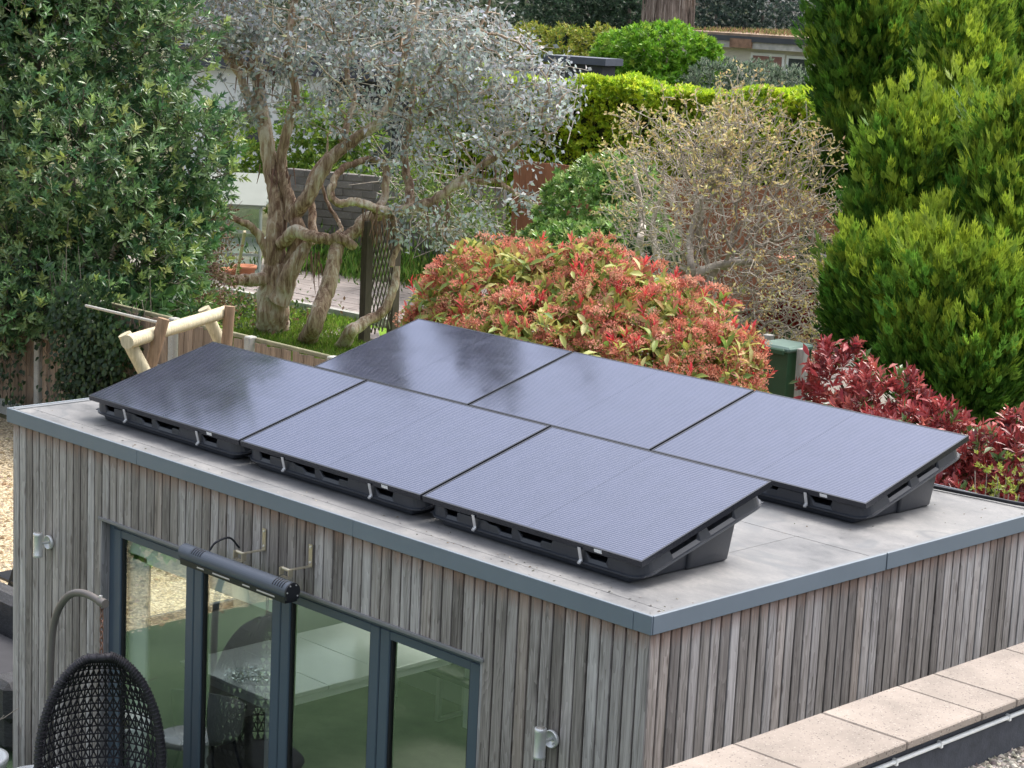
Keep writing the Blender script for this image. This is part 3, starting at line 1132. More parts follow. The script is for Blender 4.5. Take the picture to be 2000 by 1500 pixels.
wall_lamp(-5.575, 1.905, 'steel up-and-down wall lamp left of the glazed doors')
wall_lamp(-.655, 1.925, 'steel up-and-down wall lamp right of the glazed doors')

# ---------------------------------------------------------------- patio heater on two brackets
HX0, HX1, HY, HZ = -3.70, -2.62, -.20, 2.305
h = thing('patio_heater', ((HX0 + HX1) / 2, HY, HZ), 'grey tubular electric patio heater on brackets above the doors', 'heater')
pr = []
for k in range(21):
    a = math.radians(-30 + 240 * k / 20)
    pr.append((.055 * math.cos(a), .055 * math.sin(a)))
pr += [(-.047, -.048), (.047, -.048)]


def extr(prof, x0, x1, sc=1.0):
    n = len(prof)
    v = [(x, HY + p[0] * sc, HZ + p[1] * sc) for x in (x0, x1) for p in prof]
    return v, [tuple(range(n))[::-1], tuple(range(n, 2 * n))] + [(i, (i + 1) % n, n + (i + 1) % n, n + i) for i in range(n)]


MB().add(*extr(pr, HX0 + .12, HX1 - .012)).build('housing', M_HEAT, h)
MB().add(*extr(pr, HX0, HX0 + .117, .99)).build('end_section', M_HEAT, h)
MB().add(*extr(pr, HX0 + .116, HX0 + .121, .9)).build('joint', M_BLACK, h)
MB().add(*extr(pr, HX1 - .012, HX1, 1.0)).build('end_cap', M_BLACK, h)
MB().add(*extr([(-.052, -.028), (-.047, -.068), (.045, -.068), (.052, -.028)], HX0 + .02, HX1 - .014)).build('reflector', M_BLACK, h)
for x0 in (HX0 + .20, HX0 + .36, HX0 + .66, HX0 + .80):
    MB().tube([(x0, HY - .048, HZ - .048), (x0 + (.07 if x0 in (HX0 + .20, HX0 + .66) else .17), HY - .048, HZ - .048)], .0065, 8).build('lamp_tube', M_QUARTZ, h)
for base in (HX0 + .135, HX1 - .135):
    for k in range(5):
        x = base + k * .022
        arc = [(x, HY + .0565 * math.cos(math.radians(a)), HZ + .0565 * math.sin(math.radians(a))) for a in range(95, 165, 10)]
        MB().tube(arc, .0035, 5).build('vent_slot', M_BLACK, h)
for a in (60, 120, 180, 320):
    MB().tube([(HX1 - .001, HY + .044 * math.cos(math.radians(a)), HZ + .044 * math.sin(math.radians(a))), (HX1 + .004, HY + .044 * math.cos(math.radians(a)), HZ + .044 * math.sin(math.radians(a)))], .005, 6).build('screw', M_SILVER, h)
for bx in (-3.17, -2.72):
    b = MB()
    b.box(bx - .016, bx + .016, .008, .013, 2.40, 2.54)
    b.bar((bx, .006, 2.405), (bx - .02, HY + .06, 2.40), .03, .005)
    b.tube([(bx - .065, HY + .05, 2.405), (bx + .02, HY + .05, 2.405)], .010, 8)
    b.box(bx - .07, bx - .066, HY + .028, HY + .062, 2.366, 2.414).box(bx + .014, bx + .018, HY + .028, HY + .062, 2.366, 2.414)
    b.box(bx - .066, bx + .014, HY + .030, HY + .058, 2.356, 2.360)
    b.build('bracket', M_ZINC, h)
    for zz in (2.43, 2.525):
        MB().tube([(bx, .010, zz), (bx, .003, zz)], .008, 6).build('bolt', M_SILVER, h)
MB().tube(smooth_path([(-3.48, HY + .03, HZ + .055), (-3.46, -.14, 2.41), (-3.44, -.05, 2.43), (-3.42, .012, 2.36)], 5), .007, 6).build('cable', M_BLACK, h)

# ---------------------------------------------------------------- hanging egg chair and its stand
EC = np.array((-4.075, -.56, 0))
sp = smooth_path([(-4.66, -.56, .03), (-4.66, -.56, .9), (-4.655, -.56, 1.45), (-4.60, -.56, 1.72), (-4.46, -.56, 1.89), (-4.28, -.56, 1.955), (-4.06, -.56, 1.945)], 8)
sd = thing('chair_stand', (-4.66, -.56, 0), 'curved taupe tube stand holding the hanging egg chair', 'chair stand')
MB().tube(sp, .024, 14).build('pole', M_STAND, sd)
MB().tube([(-4.10, -.56, 1.946), (-4.035, -.56, 1.944)], .029, 14).build('end_cap', M_STAND, sd)
MB().tube([(-4.09, -.56, 1.97), (-4.09, -.56, 1.985)], .012, 8).build('bolt', M_SILVER, sd)
bs = MB()
bs.tube(smooth_path([(EC[0] + .5 * math.cos(a), EC[1] + .5 * math.sin(a) * .9, .03) for a in np.linspace(0, 2 * math.pi, 17)], 3), .022, 8)
bs.build('base_ring', M_STAND, sd)
chn = thing('hanging_chair', (EC[0], EC[1], .4), 'dark rattan egg chair hanging by a rusty chain before the glass', 'hanging chair')
ck = MB()
for k in range(9):
    z = 1.91 - k * .036
    ring = []
    for a in np.linspace(0, 2 * math.pi, 11):
        q = (.011 * math.cos(a), .026 * math.sin(a))
        ring.append((EC[0] + (q[0] if k % 2 else 0), EC[1] + (0 if k % 2 else q[0]), z + q[1]))
    ck.tube(ring, .0042, 5, False)
ck.build('chain', M_RUST, chn)


def shell_pt(a, z, zc=.86, hz=.735, hb=.48, R=.39):
    t = (z - zc) / (hz if z > zc else hb)
    r = R * max(0.0, 1 - t * t) ** .5
    return np.array((EC[0] + r * math.cos(a), EC[1] + r * math.sin(a), z))


A0 = math.radians(-34)                      # the opening faces the lawn
TOPZ, BOTZ = 1.585, .42


def half_open(z):                            # the shell is the back half of the egg
    return math.radians(88)


S0, S1 = [], []


def strand(path):
    for i in range(len(path) - 1):
        S0.append(path[i])
        S1.append(path[i + 1])


zs = np.linspace(BOTZ, TOPZ - .01, 22)
na = 46
for k in range(na):
    a = 2 * math.pi * k / na
    run = []
    for z in zs:
        da = abs((a - A0 + math.pi) % (2 * math.pi) - math.pi)
        if da > half_open(z):
            run.append(shell_pt(a, z))
        else:
            if len(run) > 1:
                strand(run)
            run = []
    if len(run) > 1:
        strand(run)
for z in zs[::1]:
    run = []
    for k in range(na + 1):
        a = A0 + 2 * math.pi * k / na
        da = abs((a - A0 + math.pi) % (2 * math.pi) - math.pi)
        if da > half_open(z):
            run.append(shell_pt(a, z + .012))
        else:
            if len(run) > 1:
                strand(run)
            run = []
    if len(run) > 1:
        strand(run)
for sgn in (-1, 1):
    for k in range(na):
        run = []
        for j, z in enumerate(zs):
            a = 2 * math.pi * (k + sgn * j * .5) / na
            da = abs((a - A0 + math.pi) % (2 * math.pi) - math.pi)
            if da > half_open(z):
                run.append(shell_pt(a, z))
            else:
                if len(run) > 1:
                    strand(run)
                run = []
        if len(run) > 1:
            strand(run)
o = segs('weave', np.array(S0), np.array(S1), .0058, .0058, M_RATTAN, chn, 4)
rim = []
for t in np.linspace(0, 2 * math.pi, 49):
    z = (TOPZ + BOTZ) / 2 + (TOPZ - BOTZ) / 2 * math.sin(t)
    rim.append(shell_pt(A0 + math.radians(88 if math.cos(t) >= 0 else -88), z))
MB().tube(rim, .026, 8, False).build('rim', M_RATTAN, chn)
br_ = MB()
for k in range(130):
    t = 2 * math.pi * k / 130
    c = np.array(rim)[int(t / (2 * math.pi) * 48)]
    nx = np.array(rim)[(int(t / (2 * math.pi) * 48) + 1) % 49]
    f = t / (2 * math.pi) * 48 % 1
    c = c * (1 - f) + nx * f
    d = unit((nx - np.array(rim)[int(t / (2 * math.pi) * 48)])[None])[0]
    u = unit(np.cross(d, (.3, .4, .8))[None])[0]
    w = np.cross(d, u)
    arc = [c + .029 * (math.cos(s) * u + math.sin(s) * w) + d * .02 * s / 6.28 for s in np.linspace(0, 6.28, 7)]
    br_.tube(arc, .005, 4, False)
br_.build('rim_wrap', M_RATTAN, chn)['kind'] = 'stuff'
MB().lathe([(.02, .50), (.30, .52), (.34, .56), (.30, .60), (.02, .615)], (EC[0] - .05, EC[1] + .03, 0), 24).build('cushion', plain('charcoal_cushion', (.05, .05, .055), .9), chn)

# ---------------------------------------------------------------- furniture inside, behind the glass
tb = thing('dining_table', (-5.16, 2.3, .04), 'long white table inside the room, seen through the middle panes', 'table')
for i in range(4):
    y0 = 1.24 + i * .55
    MB().cbox(-5.71, -4.60, y0 + .0015, y0 + .5485, .715, .75, .004).build('top_panel', M_TABLE, tb)
MB().box(-5.66, -4.65, 1.29, 3.39, .64, .712).build('apron', M_WHITE, tb)
for x in (-5.62, -4.69):
    for y in (1.33, 3.35):
        MB().box(x - .035, x + .035, y - .035, y + .035, .042, .64).build('leg', M_WHITE, tb)
# crumpled clear film left on the table
fm = thing('plastic_film', (-5.1, 1.5, .75), 'crumpled clear plastic film lying on the white table', 'plastic film')
q_ = 26
gx_, gy_ = np.meshgrid(np.linspace(-5.32, -4.92, q_), np.linspace(1.27, 1.60, q_))
hz_ = .758 + .022 * np.abs(np.sin(gx_ * 47 + 3 * np.sin(gy_ * 31)) * np.sin(gy_ * 52 + 2 * np.sin(gx_ * 23))) + rng.random(gx_.shape) * .010
fv = np.stack([gx_ + rng.normal(size=gx_.shape) * .004, gy_ + rng.normal(size=gx_.shape) * .004, hz_], -1).reshape(-1, 3)
ff = [(a * q_ + b, a * q_ + b + 1, (a + 1) * q_ + b + 1, (a + 1) * q_ + b) for a in range(q_ - 1) for b in range(q_ - 1) if math.hypot((a - 12.5) / 13, (b - 12.5) / (9 + 4 * math.sin(a))) < 1]
MB().add(fv, ff).build('film_sheet', glass_mat('clear_film', (.95, .95, .95), 5.0), fm)
bn = thing('bench', (-4.85, 3.3, .04), 'low bench on a steel loop leg inside the right pane', 'bench')
MB().cbox(-5.2, -3.4, 3.22, 3.58, .42, .46, .006).build('seat', plain('bench_grey', (.16, .16, .16), .6), bn)
for x in (-4.95, -3.6):
    lg = MB()
    lg.box(x - .02, x + .02, 3.24, 3.27, .042, .42).box(x - .02, x + .02, 3.53, 3.56, .042, .42).box(x - .02, x + .02, 3.27, 3.53, .042, .066)
    lg.build('leg', M_STEEL, bn)
stb = thing('side_table', (-4.905, -.52, 0), 'small round white tray table outside, mirrored low in the left door glass', 'side table')
MB().lathe([(.195, .468), (.20, .47), (.20, .515), (.194, .515), (.192, .486), (.001, .485)], (-4.905, -.52, 0), 32).build('tray_top', M_WHITE, stb)
for a in (.5, 2.6, 4.7):
    x, y = -4.905 + .17 * math.cos(a), -.52 + .17 * math.sin(a)
    MB().box(x - .014, x + .014, y - .014, y + .014,   .012, .468).build('leg', M_WHITE, stb)
dch = thing('tub_chair', (-4.95, 1.02, .04), 'pale grey moulded chair at the near end of the white table', 'chair')
M_SHELL = plain('grey_shell', (.34, .35, .37), .45, 0, .05, 4)
cv_, cf_ = [], []
for a in range(13):
    an = math.radians(-115 + 230 * a / 12 - 60)
    up_ = .86 - .22 * (abs(a - 6) / 6) ** 2
    for zz, rr0 in ((.44, .20), (.50, .235), (.66, .25), (up_, .265)):
        cv_.append((-4.98 + rr0 * math.cos(an), .98 + rr0 * math.sin(an), zz))
for a in range(12):
    for b in range(3):
        cf_.append((a * 4 + b, a * 4 + b + 1, (a + 1) * 4 + b + 1, (a + 1) * 4 + b))
shl = MB().add(cv_, cf_, True).build('shell', M_SHELL, dch)
sm_ = shl.modifiers.new('thick', 'SOLIDIFY')
sm_.thickness = .018
MB().lathe([(.001, .44), (.21, .44), (.22, .46), (.20, .475), (.001, .47)], (-4.98, .98, 0), 24).build('seat', M_SHELL, dch)
for sx in (-1, 1):
    for sy in (-1, 1):
        MB().tube([(-4.98 + sx * .12, .98 + sy * .12, .445), (-4.98 + sx * .2, .98 + sy * .2, .042)], .011, 8).build('leg', M_BLACK, dch)
# dark rattan sofa beside the left end of the room
so = thing('rattan_sofa', (-7.6, .9, 0), 'black woven rattan sofa at the left edge beyond the wall', 'sofa')
M_WOVEN = plain('black_weave', (.03, .03, .034), .45, 0, .8, 26, .6, .9, 0, (1, 1, 4))
MB().cbox(-8.3, -6.35, .15, 1.0, .06, .40, .05).build('base', M_WOVEN, so)
MB().cbox(-8.3, -6.35, .95, 1.2, .30, .82, .06).build('backrest', M_WOVEN, so)
MB().cbox(-6.62, -6.32, .12, 1.18, .30, .62, .05).build('armrest', M_WOVEN, so)
MB().cbox(-8.32, -8.05, .12, 1.18, .30, .62, .05).build('armrest', M_WOVEN, so)
MB().cbox(-8.0, -6.66, .18, .93, .40, .52, .04).build('cushion', plain('dark_cushion', (.035, .035, .04), .9), so)
dc = thing('recliner_chair', (-9.0, 2.2, 0), 'black folding chair standing behind the rattan sofa', 'chair')
MB().bar((-9.15, 1.75, .02), (-8.9, 1.9, .95), .05, .05).build('back_leg', M_BLACK, dc)
MB().bar((-8.9, 1.75, .02), (-9.1, 2.2, .5), .04, .04).build('front_leg', M_BLACK, dc)
MB().bar((-9.15, 2.25, .02), (-8.9, 2.4, .95), .05, .05).build('back_leg', M_BLACK, dc)
MB().cbox(-9.3, -8.85, 1.8, 2.35, .46, .50, .01).build('seat', M_BLACK, dc)
pt = thing('plant_pot', (-5.72, -.50, 0), 'white round plant pot of bare soil by the wall corner', 'plant pot')
PC = (-5.72, -.50, -.03)
MB().lathe([(.13, .012), (.20, .30), (.235, .40), (.235, .425), (.20, .425), (.19, .38), (.001, .37)], PC, 28).build('pot', M_WHITE, pt)
MB().lathe([(.19, .375), (.10, .40), (.001, .405)], PC, 20).build('soil', M_SOIL, pt)
sb0, sb1 = [], []
for k in range(9):
    q = np.array((PC[0], PC[1], .39))
    d = unit(np.array((rng.normal() * .6 - .2, rng.normal() * .6 + .3, 1.2))[None])[0]
    for s in range(8):
        nq = q + d * .06
        sb0.append(q)
        sb1.append(nq)
        q = nq
        d = unit((d + rng.normal(size=3) * .25 + (0, 0, -.02))[None])[0]
segs('bare_stem', np.array(sb0), np.array(sb1), .004, .0025, M_TWIG, pt, 4)

# ---------------------------------------------------------------- garden beyond the lawn, only mirrored
hy = thing('hydrangea_bush', (-10.3, -4.2, 0), 'leafy hydrangea with dried flower heads, mirrored in the left pane', 'bush')
P, Nn = crown_pts([(-10.3, -4.1, .6, .85, .75), (-10.6, -5.6, .6, .9, .8), (-10.5, -2.4, .6, .9, .7)], 700)
a, b, c, d = rosettes(P, Nn + (0, 0, .6), 6, .13)
leaves('foliage', a, b, c, d, d * .6, palette(len(a), [(.06, .16, .03), (.10, .24, .05), (.16, .30, .06)]), M_LEAF, hy)
P2, N2 = crown_pts([(-10.3, -4.1, .65, .9, .85), (-10.5, -2.6, .65, .9, .8)], 36, .1)
for q in P2[P2[:, 2] > .6]:
    n = 60
    dd = rand_dirs(n)
    pp = q + dd * .07
    leaves('flower_head', pp, dd, rand_dirs(n), .03, .03, palette(n, [(.45, .35, .25), (.55, .40, .35)]), M_PETAL, hy, T_DIAM, None)
lp = thing('log_arbour', (-8.9, -3.9, 0), 'pale crossed log frame on the gravel, mirrored in the glass', 'arbour')
MB().tube([(-8.45, -3.75, -.05), (-9.1, -3.95, 1.9)], .08, 12).build('log', M_LOGP, lp)
MB().tube([(-9.6, -4.2, -.05), (-8.8, -3.85, 1.95)], .08, 12).build('log', M_LOGP, lp)
MB().tube([(-8.85, -3.9, 1.72), (-9.6, -6.2, 1.72)], .08, 12).build('beam', M_LOGP, lp)
hw = thing('garden_hedge', (-13, -7, 0), 'tall green hedge beyond the gravel, only mirrored in the doors', 'hedge')
P, Nn = crown_pts([(-13.5, -3 - 1.6 * k, 1.3, 1.2, 1.6) for k in range(9)], 2600, .4)
a, b, c, d = rosettes(P, Nn + (0, 0, .4), 6, .14)
leaves('foliage', a, b, c, d, d * .55, palette(len(a), [(.05, .12, .03), (.08, .17, .04), (.12, .2, .05)]), M_LEAF, hw)

# ---------------------------------------------------------------- parapet of the flat roof on the right
pp = thing('parapet', (1.8, -1, 0), 'low parapet topped with pale pitted coping slabs, bottom right', 'parapet')
MB().box(1.66, 1.985, -9, 6, 0, 2.86).build('wall', M_FELT, pp)
ys = [-4.34, -3.74, -3.14, -2.54, -1.94, -1.34, -.744, -.18, .10, .70, 1.30, 1.9, 2.5]
for a, b in zip(ys[:-1], ys[1:]):
    o = MB().cbox(1.605, 2.045, a + .003, b - .003, 2.862, 2.90, .005).build('coping_slab', M_COPING, pp)
    o.location[2] += rng.normal() * .001
cd = thing('conduit', (1.997, -1, 2.8), 'white cable conduit clipped under the coping slabs', 'conduit')
MB().tube([(1.998, -5, 2.80), (1.998, 2.5, 2.80)], .0105, 10).build('pipe', M_WHITE, cd)
for y in (-1.63, -.75, -.42, .12, .3, .9):
    MB().cbox(1.985, 2.012, y - .008, y + .008, 2.784, 2.814, .003).build('clip', M_WHITE, cd)
tag(MB().box(1.986, 5.2, -5.4, 6, 2.45, 2.62).build('flat_roof', M_ROOFGRAVEL), kind='structure')
npb = 5200
px_ = np.stack([rng.uniform(1.99, 2.75, npb), rng.uniform(-1.4, 1.2, npb), np.full(npb, 2.622)], 1)
ov = rand_dirs(npb)
tag(leaves('roof_gravel', px_, unit(ov * (1, 1, .2)), np.tile((0, 0, 1.), (npb, 1)) + ov * .3, rng.uniform(.012, .026, npb), rng.uniform(.010, .02, npb),
           palette(npb, [(.5, .47, .42), (.3, .28, .25), (.16, .15, .14), (.62, .58, .5)]), M_LEAFM, None, (np.array([(-.5, 0, 0), (.5, 0, 0), (.5, 1, 0), (-.5, 1, 0), (0, .5, .45)]), np.array([(0, 1, 4), (1, 2, 4), (2, 3, 4), (3, 0, 4)]))),
    'loose grey gravel on the flat roof inside the parapet', 'gravel', kind='stuff')
# loose pebbles of the golden gravel where the corner of the garden shows
npb = 9000
px_ = np.stack([rng.uniform(-17.5, -8.3, npb), rng.uniform(-5.5, 6.4, npb), np.full(npb, -.003)], 1)
px_ = px_[(px_[:, 0] < -9.4) | (px_[:, 1] < 1.9)]
npb = len(px_)
ov = rand_dirs(npb)
tag(leaves('loose_gravel', px_, unit(ov * (1, 1, .2)), np.tile((0, 0, 1.), (npb, 1)) + ov * .3, rng.uniform(.03, .06, npb), rng.uniform(.03, .05, npb),
           palette(npb, [(.5, .4, .24), (.6, .5, .34), (.4, .33, .24), (.3, .22, .12)]), M_LEAFM, None, (np.array([(-.5, 0, 0), (.5, 0, 0), (.5, 1, 0), (-.5, 1, 0), (0, .5, .45)]), np.array([(0, 1, 4), (1, 2, 4), (2, 3, 4), (3, 0, 4)]))),
    'loose golden gravel beyond the lawn edge', 'gravel', kind='stuff')

# ---------------------------------------------------------------- boundary fence behind the room
FY = 6.7
fn = thing('garden_fence', (-12, FY, 0), 'grey weathered timber fence with concrete posts, partly under ivy', 'fence')
posts = [-20.7, -19.23, -17.76, -16.3, -14.83, -13.36, -11.89, -10.42, -8.95, -7.48]
pm = MB().cbox(-.055, .055, -.06, .06, 0, 1.86, .012).mesh('post')
for x in posts:
    link('post', pm, M_CONC, fn, (x + 12, -.03, 0))
fbm = MB().cbox(-.052, .052, 0, .014, .22, 1.80, .003).mesh('board')
fbm.materials.append(M_FBOARD)
for a, b in zip(posts[:-1], posts[1:]):
    MB().cbox(a + .056, b - .056, FY - .01, FY + .035, 1.80, 1.85, .008).build('top_rail', M_RAIL, fn)
    MB().cbox(a + .056, b - .056, FY - .075, FY - .03, 1.18, 1.25, .006).build('rail', M_GREYW, fn)
    MB().cbox(a + .056, b - .056, FY - .03, FY + .02, .0, .2, .006).build('gravel_board', M_CONC, fn)
    n = int((b - a - .11) / .094)
    for k in range(n):
        x = a + .06 + .054 + k * (b - a - .12) / n
        o = link('board', fbm, None, fn, (x + 12, -.028 + .012 * (k % 2), rng.normal() * .008))
        o.rotation_euler[1] = rng.normal() * .006
MB().bar((-15.55, FY - .14, 1.75), (-14.7, FY - .14, .75), .10, .06).build('brace', M_GREYW, fn)
MB().bar((-15.5, FY - .10, .02), (-15.5, FY - .10, 1.55), .12, .04).build('loose_board', M_FBOARD, fn)
rod = MB().tube([(-13.046, 5.224, 2.157), (-10.431, 4.436, 2.394)], .016, 8).build('metal_rod', M_GREYW)
tag(rod, 'thin grey metal rod reaching from the ivy to the swing', 'rod')

# ---------------------------------------------------------------- log swing frame
sw = thing('log_swing_frame', (-10.6, 5.2, 0), 'swing frame of pale and brown round logs before the fence', 'swing frame')


def log(name, a, b, r, mat, n=14):
    a, b = np.array(a), np.array(b)
    t = np.linspace(0, 1, 9)
    P = a + (b - a) * t[:, None] + .006 * np.sin(t * 9)[:, None] * np.array((.5, .5, .3))
    R = r * (1 + .03 * np.sin(t * 13 + r * 100))
    return MB().tube(P, R, n).build(name, mat, sw)


def leg(top, low, r, mat):
    """from a top end through a lower visible point on down to the ground"""
    a, b = np.array(top), np.array(low)
    e = a + (b - a) * (a[2] + .1) / (a[2] - b[2])
    return log('leg', a, e, r, mat)


log('beam', (-9.928, 3.635, 2.356), (-11.129, 5.730, 2.323), .068, M_LOGP)
leg((-10.165, 3.767, 2.390), (-10.061, 3.967, 1.953), .066, M_LOGP)
leg((-10.081, 4.172, 2.523), (-10.139, 4.062, 2.060), .060, M_LOGB)
leg((-11.303, 5.566, 2.349), (-11.241, 5.741, 1.973), .066, M_LOGP)
leg((-10.949, 5.647, 2.416), (-10.952, 5.611, 2.029), .058, M_LOGB)

# ---------------------------------------------------------------- ivy and the tall evergreen on the left
iv = thing('ivy', (-15.5, FY, 0), 'dark ivy smothering the left part of the fence', 'ivy')
n = 9000
x = -14.2 - np.abs(rng.normal(0, 2.6, n))
z = rng.uniform(.1, 1, n) * (1.75 + .35 * np.sin(x * 3.7) + .25 * np.sin(x * 8.1 + 1))
keep = ~((np.abs(x + 16.3) < .17) & (z < 1.75)) & ~((x > -16.2) & (x < -15.3) & (z < 1.45) & (rng.random(n) < .85)) & ~((x < -16.4) & (x > -17.6) & (z < 1.2) & (rng.random(n) < .55))
dens = .5 + .5 * np.sin(x * 2.3) * np.sin(z * 3.1 + x)
keep &= rng.random(n) < .15 + .7 * dens + (z > 1.5) * .35
x, z = x[keep], z[keep]
n = len(x)
P = np.stack([x, FY - .10 - rng.random(n) * (.12 + .3 * np.clip(z - 1, 0, 1.5)), z], 1)
D = np.stack([rng.normal(0, .7, n), -.35 + rng.normal(0, .3, n), -.8 + rng.normal(0, .4, n)], 1)
U = np.stack([rng.normal(0, .35, n), -np.ones(n), .45 + rng.normal(0, .35, n)], 1)
leaves('foliage', P, D, U, rng.uniform(.05, .085, n), rng.uniform(.045, .08, n), palette(n, [(.016, .042, .015), (.03, .068, .02), (.055, .10, .028)], [4, 3, 1]), M_LEAF, iv, T_OVAL)
# clump right of the post, hiding the next bay
n = 3900
x = rng.uniform(-15.35, -13.9, n)
z = rng.uniform(.2, 1, n) * (1.9 + .2 * np.sin(x * 9))
sel = rng.random(n) < np.clip(1.5 - (x + 15.35) / 1.4 + .4 * np.sin(z * 5), .12, 1)
x, z = x[sel], z[sel]
n = len(x)
P = np.stack([x, FY - .08 - rng.random(n) * .42, z], 1)
D = np.stack([rng.normal(0, .7, n), -.35 + rng.normal(0, .3, n), -.8 + rng.normal(0, .4, n)], 1)
U = np.stack([rng.normal(0, .35, n), -np.ones(n), .45 + rng.normal(0, .35, n)], 1)
leaves('foliage', P, D, U, rng.uniform(.05, .085, n), rng.uniform(.045, .08, n), palette(n, [(.018, .045, .016), (.032, .07, .02), (.06, .1, .03)], [5, 3, 1]), M_LEAF, iv, T_OVAL)
s0 = np.stack([rng.uniform(-18, -13.6, 260), np.full(260, FY - .06), rng.uniform(.2, 1.9, 260)], 1)
segs('stem', s0, s0 + rng.normal(0, 1, (260, 3)) * (.12, .01, .3), .006, .004, M_BARK, iv, 4, None, 'stuff')

LB = [(-18.240, 7.731, 5.032, 1.604, 1.744), (-17.546, 9.091, 4.882, 0.923, 1.278), (-17.203, 7.563, 3.251, 1.644, 1.439), (-16.538, 8.997, 3.485, 0.872, 0.977), (-16.405, 8.092, 2.285, 1.165, 1.028), (-16.823, 6.860, 1.894, 0.942, 0.874), (-18.888, 6.542, 2.982, 1.395, 2.930),
      (-16.392, 9.168, 2.513, 0.492, 0.632), (-16.848, 8.832, 1.336, 0.852, 0.497), (-16.505, 6.511, 1.556, 0.795, 0.464), (-15.909, 7.128, 1.661, 0.729, 0.398), (-15.750, 7.814, 1.498, 0.471, 0.336), (-18.840, 8.582, 7.755, 1.633, 2.343), (-19.997, 7.825, 6.522, 1.806, 2.167), (-19.972, 8.790, 10.036, 1.517, 2.384), (-21.032, 7.629, 9.607, 1.445, 2.384)]
ev = thing('evergreen_tree', (-21.712, 11.264, -0.000), 'tall dense glossy evergreen tree filling the upper left', 'tree')
P, Nn = crown_pts(LB, 16500, .55, .2)
ax = unit(Nn + (0, 0, .55) + .45 * rng.normal(size=Nn.shape))
a, b, c, d = rosettes(P, ax, 9, .135, .95, .3, .75)
cl = palette(len(P), [(.060, .135, .058), (.115, .215, .08), (.18, .275, .115), (.29, .36, .11)], [3.0, 3.6, 2.6, 1.1], .2)
cl = np.repeat(cl, 9, 0) * rng.uniform(.8, 1.25, (len(a), 1))
leaves('foliage', a, b, c, d, d * .34, cl, M_LEAFG, ev)
# the crown high above, met only in the mirror of the panels
Pu, Nu = crown_pts(LB[-5:], 4200, .8, .2)
a, b, c, d = rosettes(Pu, unit(Nu + (0, 0, .4)), 8, .30, 1.0, .3, .75)
leaves('upper_foliage', a, b, c, d, d * .45, palette(len(a), [(.066, .145, .06), (.13, .24, .08)]), M_LEAFG, ev)
selt = rng.random(len(P)) < .4
tw0 = P[selt]
ce = np.array(ev.location)
Q = np.array(LB)[:, :3]
near = Q[np.linalg.norm(tw0[:, None] - Q[None], axis=2).argmin(1)]
segs('twig', tw0, tw0 + unit(near - tw0) * .12 - .16 * ax[selt] + rng.normal(size=tw0.shape) * .05, .005, .008, M_BARK, ev, 4, None, 'stuff')
tm = MB()
for k, e in enumerate(LB):
    s = np.array(ev.location) + rng.normal(size=3) * (.3, .3, 0)
    mid = (s + np.array(e[:3])) / 2 + rng.normal(size=3) * .25
    Pq, Rq = limb([s, mid, np.array(e[:3])], .13, .03)
    tm.tube(Pq, Rq, 8)
tm.build('trunk', M_BARK, ev)

# russet shrub low at the foot of the evergreen
ru = thing('russet_shrub', (-23.386, 14.404, -0.000), 'thin russet-twigged shrub beside the lawn, below the evergreen', 'shrub')
RB = [(-18.481, 10.861, 1.580, 0.579, 0.695), (-18.850, 11.361, 2.136, 0.314, 0.471), (-18.231, 10.267, 1.111, 0.684, 0.380)]
P, Nn = crown_pts(RB, 900, .9)
ctr = np.array((-23.364, 14.445, -0.000))
segs('twigs', P, P + unit(P - ctr) * .35 + rng.normal(size=P.shape) * .1, .006, .003, bark_mat('russet_twig', (.12, .06, .05), (.2, .11, .09), (.28, .17, .14)), ru, 4, None, 'stuff')
n = len(P)
P, Nn = crown_pts(RB, 2600, .8)
leaves('foliage', P, Nn + rng.normal(size=P.shape) * .7, rand_dirs(len(P)), .06, .035, palette(len(P), [(.16, .08, .06), (.08, .11, .03), (.14, .16, .04), (.22, .12, .08)]), M_LEAF, ru)
lt = thing('leaf_litter', (-24.359, 14.482, -0.000), 'scrubby ground cover and fallen leaves at the lawn edge', 'ground cover')
n = 5200
P = np.stack([rng.normal(0, 1.0, n), rng.normal(0, 1.1, n), np.abs(rng.normal(0, .12, n))], 1) + np.array((-23.055, 13.550, -0.000))
leaves('foliage', P, rand_dirs(n) + (0, 0, .6), rand_dirs(n) + (0, 0, .8), .10, .05, palette(n, [(.07, .12, .03), (.12, .19, .04), (.18, .11, .06), (.05, .08, .03)]), M_LEAF, lt)

gb = 14000
tt, uu = rng.random(gb), rng.random(gb)
g0, g1, g2 = np.array((-23.502, 15.475, 0.000)), np.array((-20.485, 15.985, -0.000)), np.array((-18.534, 12.580, 0.000))
Pg = g0 + (g1 - g0) * tt[:, None] + (g2 - (g0 + g1) / 2) * (uu * 1.15)[:, None]
Pg[:, 2] = .0
tag(leaves('lawn_grass', Pg, rand_dirs(gb) * .6 + (0, 0, 1), rand_dirs(gb), rng.uniform(.05, .13, gb), .014, palette(gb, [(.17, .31, .03), (.24, .38, .05), (.12, .22, .03), (.28, .32, .08)]), M_LEAF, None), 'bright green grass round the eucalyptus trunks', 'grass', kind='stuff')

